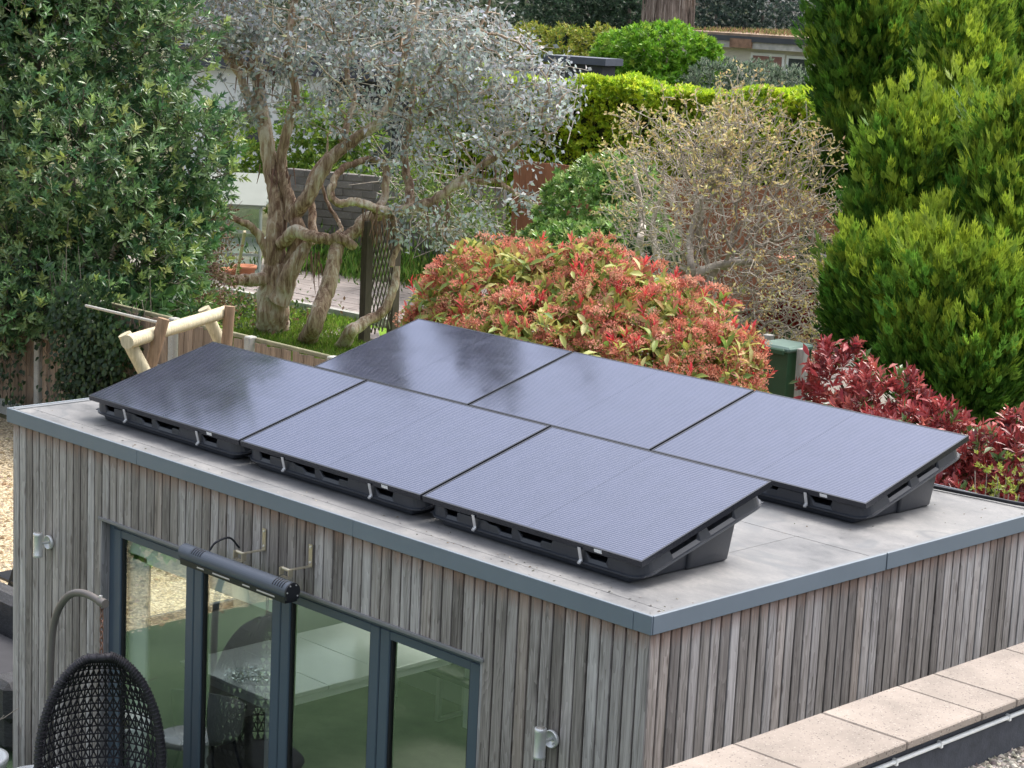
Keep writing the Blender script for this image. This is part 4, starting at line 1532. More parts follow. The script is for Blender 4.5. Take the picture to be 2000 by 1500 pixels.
# ---------------------------------------------------------------- eucalyptus
DE = 34.5
eu = thing('eucalyptus_tree', (-20.354, 13.710, 0.000), 'old grey-leaved eucalyptus with pale twisting limbs', 'tree')
limbs = [
    ([(-20.593, 13.909, -0.000), (-20.332, 13.723, 0.395), (-20.391, 13.778, 0.817), (-20.408, 13.875, 1.242)], .40, .36),
    ([(-20.409, 13.828, 1.072), (-20.429, 13.804, 1.589), (-20.471, 13.898, 2.097), (-20.728, 13.941, 2.671), (-20.914, 13.936, 3.341), (-21.156, 14.019, 4.007), (-21.490, 14.131, 4.587), (-21.889, 14.202, 5.256), (-22.167, 14.270, 6.535)], .27, .09),
    ([(-20.298, 13.917, 0.994), (-20.083, 13.988, 1.535), (-20.106, 13.937, 1.963), (-20.345, 13.951, 2.365), (-20.581, 13.993, 2.855), (-20.529, 14.062, 3.455), (-20.458, 14.148, 4.053), (-20.516, 14.006, 4.806), (-20.535, 14.257, 5.813)], .20, .07),
    ([(-20.139, 13.682, 0.598), (-19.948, 13.729, 1.137), (-19.784, 13.854, 1.535), (-19.674, 13.998, 1.668)], .26, .10),
    ([(-20.431, 13.631, 0.951), (-20.514, 13.266, 0.964), (-20.561, 12.931, 0.954), (-20.658, 12.738, 1.124), (-20.670, 12.755, 1.232)], .17, .07),
    ([(-20.465, 13.700, 1.332), (-20.491, 13.493, 1.726), (-20.574, 13.179, 1.928), (-20.706, 12.802, 2.073)], .12, .06),
    ([(-20.205, 13.736, 1.576), (-19.838, 13.726, 1.790), (-19.495, 13.772, 1.768), (-19.198, 13.908, 1.712), (-19.012, 14.099, 1.741), (-18.968, 14.263, 1.654)], .16, .12),
    ([(-19.561, 13.804, -0.000), (-18.978, 13.476, 0.354), (-18.996, 13.730, 0.839), (-19.073, 13.927, 1.322), (-19.133, 14.096, 1.643), (-19.078, 14.349, 1.848), (-19.040, 14.584, 2.053), (-18.868, 14.932, 2.184)], .22, .13),
    ([(-18.901, 13.989, 0.000), (-18.384, 13.767, 0.318), (-18.361, 13.960, 0.423), (-18.270, 14.236, 0.583), (-18.262, 14.479, 0.929), (-18.336, 14.668, 1.371)], .17, .09),
    ([(-20.226, 13.957, 1.949), (-19.886, 14.011, 2.495), (-19.684, 14.206, 3.016), (-19.459, 14.368, 3.326), (-19.205, 14.548, 3.596), (-18.888, 14.647, 3.868), (-18.752, 14.896, 4.292), (-18.571, 14.978, 5.003), (-18.513, 15.201, 6.153)], .19, .06),
    ([(-19.982, 14.253, 1.619), (-20.207, 14.424, 2.017), (-20.506, 14.521, 2.416), (-20.517, 14.956, 3.011)], .11, .07),
    ([(-19.015, 14.595, 3.067), (-19.031, 14.261, 2.948), (-19.055, 13.908, 2.789), (-18.994, 13.740, 2.469), (-18.842, 13.855, 2.339), (-18.609, 14.089, 2.355), (-18.467, 14.352, 2.277), (-18.402, 14.541, 2.209)], .07, .12),
    ([(-18.567, 14.386, 2.239), (-18.597, 14.586, 2.563), (-18.720, 14.681, 2.841), (-18.810, 14.640, 3.017), (-19.015, 14.595, 3.067)], .10, .07),
    ([(-18.565, 14.664, 2.203), (-18.325, 14.781, 2.291), (-18.037, 14.963, 2.440), (-17.762, 15.149, 2.653), (-17.522, 15.307, 2.895), (-17.251, 15.492, 3.122), (-16.975, 15.671, 3.307), (-16.813, 15.900, 3.563)], .14, .05),
    ([(-18.343, 14.909, 2.301), (-18.572, 15.092, 2.759), (-18.852, 15.230, 3.236), (-18.884, 15.354, 3.822), (-19.078, 15.603, 4.399), (-19.229, 15.655, 5.150), (-19.390, 15.910, 6.160)], .11, .04),
    ([(-17.835, 15.217, 2.643), (-17.504, 15.297, 2.790), (-17.204, 15.463, 2.839), (-16.916, 15.589, 2.781), (-16.722, 15.752, 2.671), (-16.492, 15.939, 2.524)], .09, .035),
    ([(-17.251, 15.492, 3.122), (-17.217, 15.779, 3.531), (-17.033, 15.996, 3.667), (-16.949, 16.256, 3.794), (-16.744, 16.414, 3.626)], .06, .03),
    ([(-21.008, 14.008, 3.418), (-21.181, 13.805, 3.834), (-21.323, 13.633, 4.251), (-21.560, 13.485, 4.575), (-21.843, 13.316, 4.981)], .13, .06),
    ([(-21.411, 14.020, 4.419), (-21.551, 13.638, 4.577), (-21.633, 13.481, 4.825), (-21.692, 13.535, 5.246), (-21.864, 13.522, 5.830)], .11, .05),
    ([(-21.110, 14.020, 3.839), (-21.120, 13.547, 3.712), (-21.175, 13.326, 3.625)], .08, .05),
    ([(-19.536, 14.433, 3.319), (-19.740, 14.825, 3.932), (-20.101, 14.907, 4.502), (-20.198, 15.159, 5.265), (-20.308, 15.322, 6.281)], .09, .035),
    ([(-18.752, 14.896, 4.292), (-18.242, 15.155, 4.448), (-18.003, 15.362, 4.874), (-17.693, 15.617, 5.220), (-17.541, 15.779, 5.798)], .06, .03),
    ([(-18.884, 15.354, 3.822), (-18.551, 15.700, 3.887), (-18.288, 16.021, 4.114), (-18.090, 16.409, 4.296), (-17.992, 16.763, 4.725)], .06, .03),
    ([(-18.543, 14.742, 1.341), (-18.641, 14.918, 1.828), (-18.739, 14.910, 2.157)], .07, .07),
    ([(-22.138, 14.252, 6.364), (-22.816, 14.265, 8.914), (-23.546, 14.457, 12.326), (-24.094, 14.717, 15.317)], .09, .03),
    ([(-20.586, 14.906, 5.750), (-21.244, 15.552, 8.990), (-22.041, 15.970, 12.426), (-22.575, 16.359, 15.851)], .09, .03),
    ([(-19.428, 14.100, 1.675), (-19.552, 14.471, 1.916), (-19.898, 14.474, 2.135), (-20.151, 14.499, 2.624), (-20.237, 14.714, 3.213)], .06, .03),
]
tm = MB()
starts = []
for pts, r0, r1 in limbs:
    Pq, Rq = limb(pts, r0 * .70, r1 * .64, 9, .018)
    w_ = np.cumsum(rng.normal(size=Pq.shape) * .009, 0)
    Pq = Pq + w_ - np.linspace(0, 1, len(Pq))[:, None] * w_[-1]
    tm.tube(Pq, Rq, 16, gnarl=.045)
    for i in range(4, len(Pq), 2):
        starts.append((Pq[i], Rq[i]))
tm.build('trunk', M_EUC, eu)
# hanging strips of shed bark
st0, st1 = [], []
for (q, m_) in (((-18.420, 14.371, 2.173), 26), ((-17.767, 14.940, 2.428), 12), ((-20.566, 13.842, 2.774), 14), ((-19.567, 13.898, 1.431), 14), ((-21.206, 13.917, 4.345), 20), ((-17.195, 15.385, 3.048), 10)):
    for k in range(m_):
        a = np.array(q) + rng.normal(size=3) * (.16, .16, .08)
        b = a + (rng.normal() * .05, rng.normal() * .05, -rng.uniform(.15, .55))
        st0.append(a)
        st1.append(b)
segs('bark_strip', np.array(st0), np.array(st1), .016, .006, bark_mat('shed_bark', (.14, .07, .05), (.24, .13, .10), (.33, .22, .17)), eu, 4, None, 'stuff')
EB = [((-20.956, 14.350, 5.043, 1.633, 0.945), 0.296), ((-19.323, 15.206, 4.886, 2.033, 1.101), 0.445), ((-17.875, 15.833, 4.557, 1.252, 1.043), 0.326), ((-16.930, 16.385, 4.207, 0.705, 0.830), 0.0952), ((-21.651, 13.698, 5.168, 0.774, 0.516), 0.178),
      ((-20.026, 14.515, 3.829, 1.278, 0.511), 0.0827), ((-18.285, 15.253, 3.368, 1.507, 0.753), 0.148), ((-16.537, 15.920, 2.619, 0.411, 0.206), 0.0225), ((-17.741, 15.042, 2.177, 0.913, 0.498), 0.0593), ((-17.116, 15.859, 3.456, 0.662, 0.414), 0.0404), ((-21.127, 13.551, 3.754, 0.427, 0.513), 0.0356),
      ((-20.379, 15.365, 6.702, 2.836, 1.031), .5), ((-22.089, 15.111, 9.395, 1.046, 2.267), .2), ((-19.822, 16.586, 9.213, 1.117, 1.977), .2), ((-23.764, 14.539, 13.436, 0.654, 2.877), 1.3), ((-22.227, 16.131, 13.712, 0.610, 2.965), 1.3), ((-20.638, 16.930, 13.508, 0.413, 2.578), .5)]
nt_ = 3900
w_ = np.array([e[1] for e in EB])
w_ = w_ / w_.sum()
att = []
for (e, _), k in zip(EB, (w_ * nt_).astype(int)):
    d = rand_dirs(k) * rng.random((k, 1)) ** .4
    att.append(np.array(e[:3]) + d * np.array((e[3], e[3], e[4])))
att = np.concatenate(att)
# forking branches grow from the limbs towards the leaf clusters
inframe = att[att[:, 2] < 7.5]
sub_ = inframe[rng.random(len(inframe)) < .55]
SP = np.array([q[0] for q in starts if q[1] < .16])
NPe, PARe = colonize(list(SP), sub_, .17, .19, 2.6, 60)
RDe = graph_radii(np.where(np.arange(len(PARe)) < len(SP), 0, PARe), .0115, 2.2, .06)
ie = np.arange(len(SP), len(NPe))
NPe = NPe + rng.normal(size=NPe.shape) * .018 * (np.arange(len(NPe)) >= len(SP))[:, None]
segs('branch', NPe[PARe[ie]], NPe[ie], np.minimum(np.minimum(RDe[PARe[ie]], RDe[ie] * 1.25), .06), RDe[ie], M_EUC, eu, 6, None, 'stuff')
dt = rand_dirs(len(att))
dt = unit(dt + .5 * unit(att - np.array((-19.686, 14.909, 3.511))))
segs('twig', att - dt * .3, att + dt * .3, .008, .004, M_TWIG, eu, 4, None, 'stuff')
k = 11
P = (att[:, None] + dt[:, None] * rng.uniform(-.25, .3, (len(att), k, 1)) + rng.normal(size=(len(att), k, 3)) * .07).reshape(-1, 3)
D = (dt[:, None] * .5 + rng.normal(size=(len(att), k, 3)) * .8 + (0, 0, -.45)).reshape(-1, 3)
n = len(P)
leaves('foliage', P, D, rand_dirs(n) + (.3, -.3, .5), rng.uniform(.07, .135, n), rng.uniform(.042, .072, n),
       palette(n, [(.32, .365, .36), (.45, .495, .50), (.58, .62, .625), (.20, .24, .22), (.42, .42, .24)], [3, 4, 2.6, 1.6, .5]), M_LEAFM, eu)

# dense heads of the eucalyptus high above the picture
UE = [(-23.824, 14.525, 13.605, 0.741, 2.965), (-22.241, 16.139, 13.797, 0.698, 3.008), (-20.652, 16.938, 13.592, 0.473, 2.578)]
Pu, Nu = crown_pts(UE, 1500, .9, .2)
a, b, c, d = rosettes(Pu, rand_dirs(len(Pu)), 9, .26, 1.2, .5, .75)
leaves('upper_foliage', a, b, c, d, d * .5, palette(len(a), [(.25, .29, .285), (.36, .40, .40)]), M_LEAFM, eu)

# ---------------------------------------------------------------- posts with lattice
tl = thing('lattice_trellis', (-19.090, 14.946, 0.000), 'dark timber posts with a narrow diamond lattice between them', 'trellis')
TA, TB = np.array((-18.926, 14.533, -0.000)), np.array((-19.345, 15.528, 0.000))
d_ = 33.2
for q, h_ in ((TA, 2.05), (TB, 2.0)):
    MB().box(q[0] - .07, q[0] + .07, q[1] - .07, q[1] + .07, 0, h_).build('post', plain('dark_post', (.085, .07, .058), .9, 0, .25, 6, .2, .2, 0, (6, 6, 1)), tl)
MB().bar(TA + (0, 0, 2.02), TB + (0, 0, 1.98), .12, .07).build('top_rail', MATS['dark_post'], tl)
u = TB - TA
wT = np.linalg.norm(u)
u = u / wT
nrm = np.array((u[1], -u[0], 0))
for fam in (-1, 1):
    for k in range(-2, 9):
        z0 = k * .27
        pts = []
        for s in np.linspace(.07, wT - .07, 24):
            z = z0 + fam * (s - wT / 2) * 1.9 + .2
            if .1 < z < 1.95:
                pts.append(TA + u * s + (0, 0, z) + nrm * .012 * fam)
        if len(pts) > 2:
            MB().bar(pts[0], pts[-1], .012, .02, tuple(nrm)).build('slat', MATS['dark_post'] if fam > 0 else M_GREYW, tl)
tpost = MB().box(-.11, .11, -.11, .11, 0, 1.75).build('mossy_post', bark_mat('mossy_bark', (.05, .05, .02), (.11, .11, .04), (.17, .15, .09)), None, (-19.527, 16.898, 1.268))
tpost.location[2] = 0
tag(tpost, 'thick mossy post under the eucalyptus, left of the red shrub', 'post')

# ---------------------------------------------------------------- block wall, low planting, greenhouse beyond the patio
bw = thing('block_wall', (-26.428, 20.674, 0.751), 'grey stacked block wall behind the eucalyptus', 'wall')
BW0, BW1 = np.array((-27.084, 19.394, 1.060)), np.array((-22.447, 21.199, 1.387))
bd = BW1 - BW0
bd[2] = 0
bl = np.linalg.norm(bd)
bd /= bl
bang = math.atan2(bd[1], bd[0])
blk = MB().cbox(-.222, .222, -.1, .1, 0, .145, .012).mesh('block')
blk.materials.append(M_BLOCK)
half = MB().cbox(-.108, .108, -.1, .1, 0, .145, .012).mesh('half_block')
half.materials.append(M_BLOCK)
bw.location = (BW0[0], BW0[1], 0)
nc = int(bl / .455)
for r in range(13):
    for i in range(nc):
        q = bd * (.23 + i * .455 + (.228 if r % 2 else 0))
        o = link('block', blk, None, bw, (q[0], q[1] + rng.normal() * .006, r * .158))
        o.rotation_euler[2] = bang + rng.normal() * .008
MB().bar(BW0 * (1, 1, 0) + (0, 0, 1.0), BW1 * (1, 1, 0) + (0, 0, 1.0), .16, 2.04).build('mortar', plain('mortar', (.19, .175, .155), .95), bw)
lo = thing('low_planting', (-25.300, 20.160, -0.000), 'low bright green bed plants along the foot of the block wall', 'bed plants')
n = 9000
t = rng.random(n)
base = np.array((-26.814, 19.626, 0.000)) * (1 - t)[:, None] + np.array((-23.295, 20.181, -0.000)) * t[:, None]
P = base + np.stack([rng.normal(0, .5, n), rng.normal(0, .5, n), np.abs(rng.normal(0, .28, n)) * (.6 + .6 * np.sin(t * 25) ** 2)], 1)
leaves('foliage', P, rand_dirs(n) * .5 + (0, 0, 1), rand_dirs(n), rng.uniform(.12, .24, n), .03, palette(n, [(.10, .22, .03), (.16, .30, .05), (.07, .15, .03), (.20, .26, .06)]), M_LEAF, lo)
wp = thing('climbing_plant', (-21.822, 19.000, 1.552), 'loose yellow-green climber behind the eucalyptus limbs', 'climber')
P, Nn = crown_pts([(-21.632, 19.216, 1.661, 0.972, 0.583), (-22.998, 19.390, 2.005, 0.797, 0.698), (-20.582, 18.757, 1.415, 0.568, 0.473)], 4200, .9)
leaves('foliage', P, Nn + rand_dirs(len(P)), rand_dirs(len(P)) + (0, 0, .5), .09, .05, palette(len(P), [(.13, .22, .04), (.20, .28, .06), (.08, .14, .03)]), M_LEAF, wp)
sidx = rng.choice(len(P), 240)
segs('stem', P[sidx], P[sidx] + rng.normal(0, .35, (240, 3)), .010, .006, M_TWIG, wp, 4, None, 'stuff')

gh = thing('greenhouse', (-25.952, 17.161, -0.000), 'small glazed greenhouse with pale roof, behind the eucalyptus trunk', 'greenhouse')
G0 = np.array((-25.965, 17.134, -0.000))
gx = unit(np.array([(.7, .72, 0)]))[0]
gy = np.array((-gx[1], gx[0], 0))
M_GALU = plain('pale_green_frame', (.30, .35, .32), .5, 0, .05, 4)
M_GGLASS = glass_mat('greenhouse_glass', (.70, .80, .78), 1.6)


def gpt(a, b, z):
    return G0 + gx * a + gy * b + np.array((0, 0, z))


for (a, b) in ((-.75, 0), (.55, 0), (-.75, 2), (.55, 2), (-.1, 0)):
    MB().bar(gpt(a, b, 0), gpt(a, b, 1.45), .045, .045, (1, 0, 0)).build('frame_post', M_GALU, gh)
for (p_, q_) in ((gpt(-.75, 0, .5), gpt(.55, 0, .5)), (gpt(-.75, 0, .95), gpt(.55, 0, .95)), (gpt(-.75, 0, 1.45), gpt(.55, 0, 1.45)), (gpt(.55, 0, 1.45), gpt(.55, 2, 1.45)), (gpt(.55, 0, .7), gpt(.55, 2, .7))):
    MB().bar(p_, q_, .05, .05).build('frame_bar', M_GALU, gh)
rp = [gpt(-.85, -.06, 1.47), gpt(.65, -.06, 1.47), gpt(.65, 1.0, 2.0), gpt(-.85, 1.0, 2.0), gpt(-.85, 2.06, 1.47), gpt(.65, 2.06, 1.47)]
MB().add([tuple(q) for q in rp] + [tuple(q + (0, 0, .03)) for q in rp], [(0, 3, 2, 1), (6, 7, 8, 9), (3, 4, 5, 2), (9, 8, 11, 10), (0, 1, 7, 6), (1, 2, 8, 7), (2, 5, 11, 8), (5, 4, 10, 11), (4, 3, 9, 10), (3, 0, 6, 9)]).build('roof', plain('pale_roof_sheet', (.19, .21, .185), .6, 0, .06, 3), gh)
for a in (-.42, .22):
    MB().bar(gpt(a, .01, .03), gpt(a, .01, 1.43), .6, .006, tuple(gy)).build('pane', M_GGLASS, gh)
M_TERRA = plain('terracotta', (.42, .17, .09), .85, 0, .15, 8)
for i, (px_, h_, lab) in enumerate((((-25.014, 16.733, -0.000), .42, 'terracotta pot leaning by the greenhouse door'), ((-25.240, 16.583, -0.000), .34, 'smaller terracotta pot left of the greenhouse pot'))):
    MB_ = MB().lathe([(.13, 0), (.20, h_ * .85), (.225, h_ * .86), (.225, h_), (.19, h_), (.17, h_ * .8), (.001, h_ * .78)], (0, 0, 0), 20)
    tag(MB_.build('terracotta_pot', M_TERRA, None, px_), lab, 'plant pot', 'terracotta pots')
tag(MB().bar((-24.319, 15.932, -0.000), (-23.278, 15.360, 1.344), .05, .05).build('wooden_prop', M_LOGP), 'pale wooden prop leaning against the greenhouse', 'prop')

# ---------------------------------------------------------------- buildings half hidden behind the eucalyptus
M_RENDER = plain('white_render', (.76, .77, .77), .85, 0, .05, 2)
M_SLATE = plain('dark_slate', (.05, .055, .075), .7, 0, .2, 8)
wh = thing('white_house', (-39.493, 28.600, 1.061), 'white rendered house with dark roof behind the eucalyptus', 'house')
H0, H1 = np.array((-42.764, 28.157, 0.783)), np.array((-36.531, 28.732, 1.318))
hd = unit((H1 - H0)[None] * (1, 1, 0))[0]
hn = np.array((-hd[1], hd[0], 0))
wh.location = (H0[0], H0[1], 0)


def hbox(root, name, mat, s0, s1, n0, n1, z0, z1, org, dx, dn):
    P_ = [org + dx * s + dn * n for s, n in ((s0, n0), (s1, n0), (s1, n1), (s0, n1))]
    v = [(p[0], p[1], z0) for p in P_] + [(p[0], p[1], z1) for p in P_]
    return MB().add(v, [(0, 3, 2, 1), (4, 5, 6, 7), (0, 1, 5, 4), (1, 2, 6, 5), (2, 3, 7, 6), (3, 0, 4, 7)]).build(name, mat, root)


Hl = np.linalg.norm((H1 - H0)[:2])
O_ = np.array((H0[0], H0[1], 0))
hbox(wh, 'wall', M_RENDER, 0, Hl, 0, 5, 0, 3.35, O_, hd, hn)
hbox(wh, 'roof', M_SLATE, -.3, Hl + .4, -.35, 5.3, 3.36, 3.95, O_, hd, hn)
for k, s in enumerate((1.0, 2.6)):
    w_ = hbox(wh, 'window', M_FRAME, s, s + .9, -.03, .02, 1.1, 2.2, O_, hd, hn)
    hbox(w_, 'pane', plain('dark_pane', (.05, .06, .07), .1), s + .06, s + .84, -.036, -.031, 1.16, 2.14, O_, hd, hn)
dk = thing('dark_outbuilding', (-30.904, 26.052, 2.614), 'dark timber outbuilding with flat roof behind the eucalyptus crown', 'outbuilding')
K0, K1 = np.array((-33.747, 26.013, 2.266)), np.array((-29.361, 26.144, 2.610))
kd2 = unit((K1 - K0)[None] * (1, 1, 0))[0]
kn2 = np.array((-kd2[1], kd2[0], 0))
O2 = np.array((K0[0], K0[1], 0))
dk.location = tuple(O2)
Kl = np.linalg.norm((K1 - K0)[:2])
M_DARKW = plain('dark_cladding', (.035, .037, .045), .8, 0, .2, 4)
hbox(dk, 'wall', M_DARKW, 0, Kl, 0, 4, 0, 3.55, O2, kd2, kn2)
hbox(dk, 'roof', M_SLATE, -.2, Kl + .2, -.4, 4.2, 3.56, 4.1, O2, kd2, kn2)
hbox(dk, 'window', plain('dark_pane', (.05, .06, .07), .1), 1.2, 2.4, -.03, -.002, 1.6, 3.1, O2, kd2, kn2)
bh = thing('laurel_bush', (-30.105, 22.513, 2.479), 'bright green laurel bush seen between the eucalyptus stems', 'bush')
P, Nn = crown_pts([(-30.168, 22.418, 2.359, 0.820, 0.820), (-29.911, 23.421, 2.482, 0.828, 0.651), (-31.141, 23.039, 2.924, 0.538, 0.478), (-29.625, 22.622, 1.117, 1.405, 0.937), (-31.520, 21.709, 2.023, 0.710, 0.828)], 1900, .4)
a, b, c, d = rosettes(P, Nn + (0, 0, .6), 6, .17, .9)
leaves('foliage', a, b, c, d, d * .42, palette(len(a), [(.16, .27, .03), (.10, .20, .03), (.25, .34, .06)]), M_LEAF, bh)

# ---------------------------------------------------------------- hedges, red-brown screen and far house
def hedge(name, label, cat, P0, P1, h, th, nl, cols, wts, leafl=.11, asp=.5, wav=.12, mat=None, m=6, group=None):
    P0, P1 = np.array(P0, float), np.array(P1, float)
    dx = (P1 - P0) * (1, 1, 0)
    ln = np.linalg.norm(dx)
    dx /= ln
    dn = np.array((-dx[1], dx[0], 0))
    root = thing(name, tuple(((P0 + P1) / 2) * (1, 1, 0)), label, cat, group)
    # faces: front, top, back, ends sampled by area
    s = rng.random(nl) * ln
    f = rng.choice(4, nl, p=np.array([h * 1.25, th * 1.6, h * .5, .3]) / (h * 1.75 + th * 1.6 + .3))
    z = rng.random(nl) * h
    off = rng.random(nl) * th
    dep = np.abs(rng.normal(0, .10, nl)) - .04
    pos = np.zeros((nl, 3))
    nor = np.zeros((nl, 3))
    bul = wav * (np.sin(s * 2.1) * np.sin(z * 2.7 + s) + .6 * np.sin(s * 5.3 + z * 4))
    topw = wav * .7 * (np.sin(s * 1.7) + .5 * np.sin(s * 4.9 + off * 3))
    fr_ = f == 0
    pos[fr_] = (P0 * (1, 1, 0)) + dx * s[fr_, None] + dn * (-(bul[fr_] - dep[fr_]))[:, None] + np.stack([0 * z[fr_], 0 * z[fr_], z[fr_]], 1)
    nor[fr_] = -dn
    tp = f == 1
    pos[tp] = (P0 * (1, 1, 0)) + dx * s[tp, None] + dn * off[tp, None] + np.stack([0 * z[tp], 0 * z[tp], h + topw[tp] - dep[tp]], 1)
    nor[tp] = (0, 0, 1)
    bk = f == 2
    pos[bk] = (P0 * (1, 1, 0)) + dx * s[bk, None] + dn * (th + bul[bk] - dep[bk])[:, None] + np.stack([0 * z[bk], 0 * z[bk], z[bk]], 1)
    nor[bk] = dn
    en = f == 3
    e_ = np.where(rng.random(nl) < .5, 0, ln)
    pos[en] = (P0 * (1, 1, 0)) + dx * e_[en, None] + dn * off[en, None] + np.stack([0 * z[en], 0 * z[en], z[en]], 1)
    nor[en] = dx * np.where(e_[en] > 0, 1, -1)[:, None]
    ax = unit(nor + (0, 0, .6) + .45 * rng.normal(size=(nl, 3)))
    a, b, c, d = rosettes(pos, ax, m, leafl, .85, .3, .6)
    cc = np.repeat(palette(nl, cols, wts, .15), m, 0) * rng.uniform(.85, 1.2, (len(a), 1))
    leaves('foliage', a, b, c, d, d * asp, cc, mat or M_LEAF, root)
    # branches inside
    s0 = rng.random(120) * ln
    b0 = P0 * (1, 1, 0) + dx * s0[:, None] + dn * (th * .5)
    segs('branches', b0, b0 + np.stack([rng.normal(0, .3, 120), rng.normal(0, .3, 120), np.full(120, h * .9)], 1), .035, .008, M_BARK, root, 5, None, 'stuff')
    # solid dark box added inside so that no daylight passes
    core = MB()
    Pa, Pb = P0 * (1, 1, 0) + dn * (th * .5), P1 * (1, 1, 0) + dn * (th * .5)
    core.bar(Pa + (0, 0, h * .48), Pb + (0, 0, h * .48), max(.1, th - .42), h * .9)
    core.build('dark_core', plain('dark_core_fill', (.035, .045, .018), 1.0, 0, .5, 8, .1, .8), root)
    return root


hedge('laurel_hedge', 'long bright yellow-green hedge running behind the bare shrub', 'hedge', (-26.229, 22.017, 2.362), (-16.624, 24.561, 3.152), 4.12, 1.3, 17500,
      [(.36, .50, .03), (.47, .60, .035), (.23, .38, .03), (.56, .66, .06)], [4, 3, 2.2, 1.4], .115, .5, .14)
dm = thing('laurel_dome', (-28.094, 32.143, 4.314), 'big rounded mid-green laurel clipped into a dome', 'bush')
P, Nn = crown_pts([(-28.080, 32.164, 4.341, 1.399, 0.933), (-29.139, 31.844, 4.382, 0.785, 0.654), (-27.073, 32.435, 4.311, 0.616, 0.706), (-27.858, 32.002, 2.916, 1.684, 1.814)], 4200, .22, .06)
ax = unit(Nn + (0, 0, .5) + .35 * rng.normal(size=Nn.shape))
a, b, c, d = rosettes(P, ax, 6, .17, .85)
leaves('foliage', a, b, c, d, d * .42, np.repeat(palette(len(P), [(.15, .33, .025), (.21, .40, .035), (.11, .24, .025), (.30, .46, .05)], [4, 3, 2, 1]), 6, 0), M_LEAF, dm)
yl = thing('golden_hedge', (-32.229, 33.724, 4.097), 'yellowish hedge left of the clipped laurel dome', 'hedge')
P, Nn = crown_pts([(-32.669, 33.356, 4.345, 0.837, 0.698), (-32.034, 34.001, 4.415, 0.837, 0.670), (-33.258, 32.764, 4.305, 0.837, 0.767), (-32.143, 33.514, 2.996, 1.674, 1.535)], 2600, .25, .08)
a, b, c, d = rosettes(P, unit(Nn + (0, 0, .5) + .4 * rng.normal(size=Nn.shape)), 6, .14)
leaves('foliage', a, b, c, d, d * .4, palette(len(a), [(.25, .29, .04), (.33, .31, .05), (.16, .23, .03)]), M_LEAF, yl)
sg = thing('silver_shrub', (-23.857, 30.569, 4.182), 'grey-green fine-leaved shrub before the flat-roofed house', 'shrub')
P, Nn = crown_pts([(-24.469, 29.922, 4.022, 0.777, 0.502), (-23.795, 30.599, 4.067, 0.897, 0.502), (-22.831, 30.815, 3.988, 0.710, 0.450), (-23.660, 30.450, 3.009, 1.674, 1.315)], 3400, .35, .16)
a, b, c, d = rosettes(P, unit(Nn + (0, 0, .9) + .5 * rng.normal(size=Nn.shape)), 7, .13, .6)
leaves('foliage', a, b, c, d, d * .22, palette(len(a), [(.14, .20, .13), (.21, .27, .19), (.08, .12, .08), (.31, .36, .27)]), M_LEAFM, sg)
fh = thing('flat_roofed_house', (-31.131, 40.447, 3.785), 'low cream house with a mossy flat roof at the top right', 'house')
F0, F1 = np.array((-33.578, 39.420, 3.629)), np.array((-27.449, 39.851, 4.009))
fd = unit((F1 - F0)[None] * (1, 1, 0))[0]
fnn = np.array((-fd[1], fd[0], 0))
O3 = np.array((F0[0], F0[1], 0))
fh.location = tuple(O3)
Fl = np.linalg.norm((F1 - F0)[:2])
zr = (-30.686, 39.755, 4.901)[2]
M_CREAM = plain('cream_render', (.60, .57, .50), .85, 0, .08, 2)
hbox(fh, 'wall', M_CREAM, 0, Fl, 0, 6, 0, zr - .32, O3, fd, fnn)
hbox(fh, 'roof', plain('mossy_roof', (.28, .20, .14), .95, 0, .35, 3), -.2, Fl + .2, -.4, 6.2, zr - .02, zr + .10, O3, fd, fnn)
hbox(fh, 'gutter', plain('dark_gutter', (.045, .05, .06), .5), -.2, Fl + .2, -.46, -.405, zr - .12, zr + .03, O3, fd, fnn)
hbox(fh, 'fascia', plain('peeling_fascia', (.42, .40, .37), .8, 0, .3, 4), -.2, Fl + .2, -.40, -.03, zr - .31, zr - .03, O3, fd, fnn)
hbox(fh, 'rotten_board', plain('rotten_wood', (.24, .14, .09), .9, 0, .4, 6), 2.0, 2.75, -.47, -.40, zr - .30, zr - .04, O3, fd, fnn)
for s0, s1, z0, z1, mt in ((2.55, 3.55, zr - .95, zr - .50, plain('red_blind', (.26, .13, .11), .7)), (3.78, 4.42, zr - 1.15, zr - .52, plain('dark_pane', (.05, .06, .07), .1))):
    w_ = hbox(fh, 'window', M_WHITE, s0 - .08, s1 + .08, -.04, -.002, z0 - .08, z1 + .08, O3, fd, fnn)
    hbox(w_, 'pane', mt, s0, s1, -.046, -.041, z0, z1, O3, fd, fnn)
n = 2600
s = rng.random(n) * Fl
P = O3 + fd * s[:, None] + fnn * rng.uniform(-.35, 5.5, n)[:, None] + np.stack([0 * s, 0 * s, np.full(n, zr + .10)], 1)
leaves('roof_moss', P, rand_dirs(n) * .6 + (0, 0, 1), rand_dirs(n), rng.uniform(.06, .2, n), .03, palette(n, [(.16, .2, .05), (.3, .24, .12), (.25, .15, .09)]), M_LEAFM, fh)
db = thing('dark_flat_roof', (-25.914, 27.847, 4.276), 'dark blue-grey flat roof edge showing above the long hedge', 'outbuilding')
B0, B1 = np.array((-27.723, 27.495, 4.287)), np.array((-25.306, 27.764, 4.391))
O4 = B0 * (1, 1, 0)
bdd = unit((B1 - B0)[None] * (1, 1, 0))[0]
bnn = np.array((-bdd[1], bdd[0], 0))
db.location = tuple(O4)
Bl = np.linalg.norm((B1 - B0)[:2])
hbox(db, 'wall', M_DARKW, .15, Bl - .75, .1, .6, 0, B1[2] - .11, O4, bdd, bnn)
hbox(db, 'roof_edge', plain('blue_grey_edge', (.06, .07, .10), .5), 0, Bl - .6, 0, .7, B1[2] - .10, B1[2] + .06, O4, bdd, bnn)

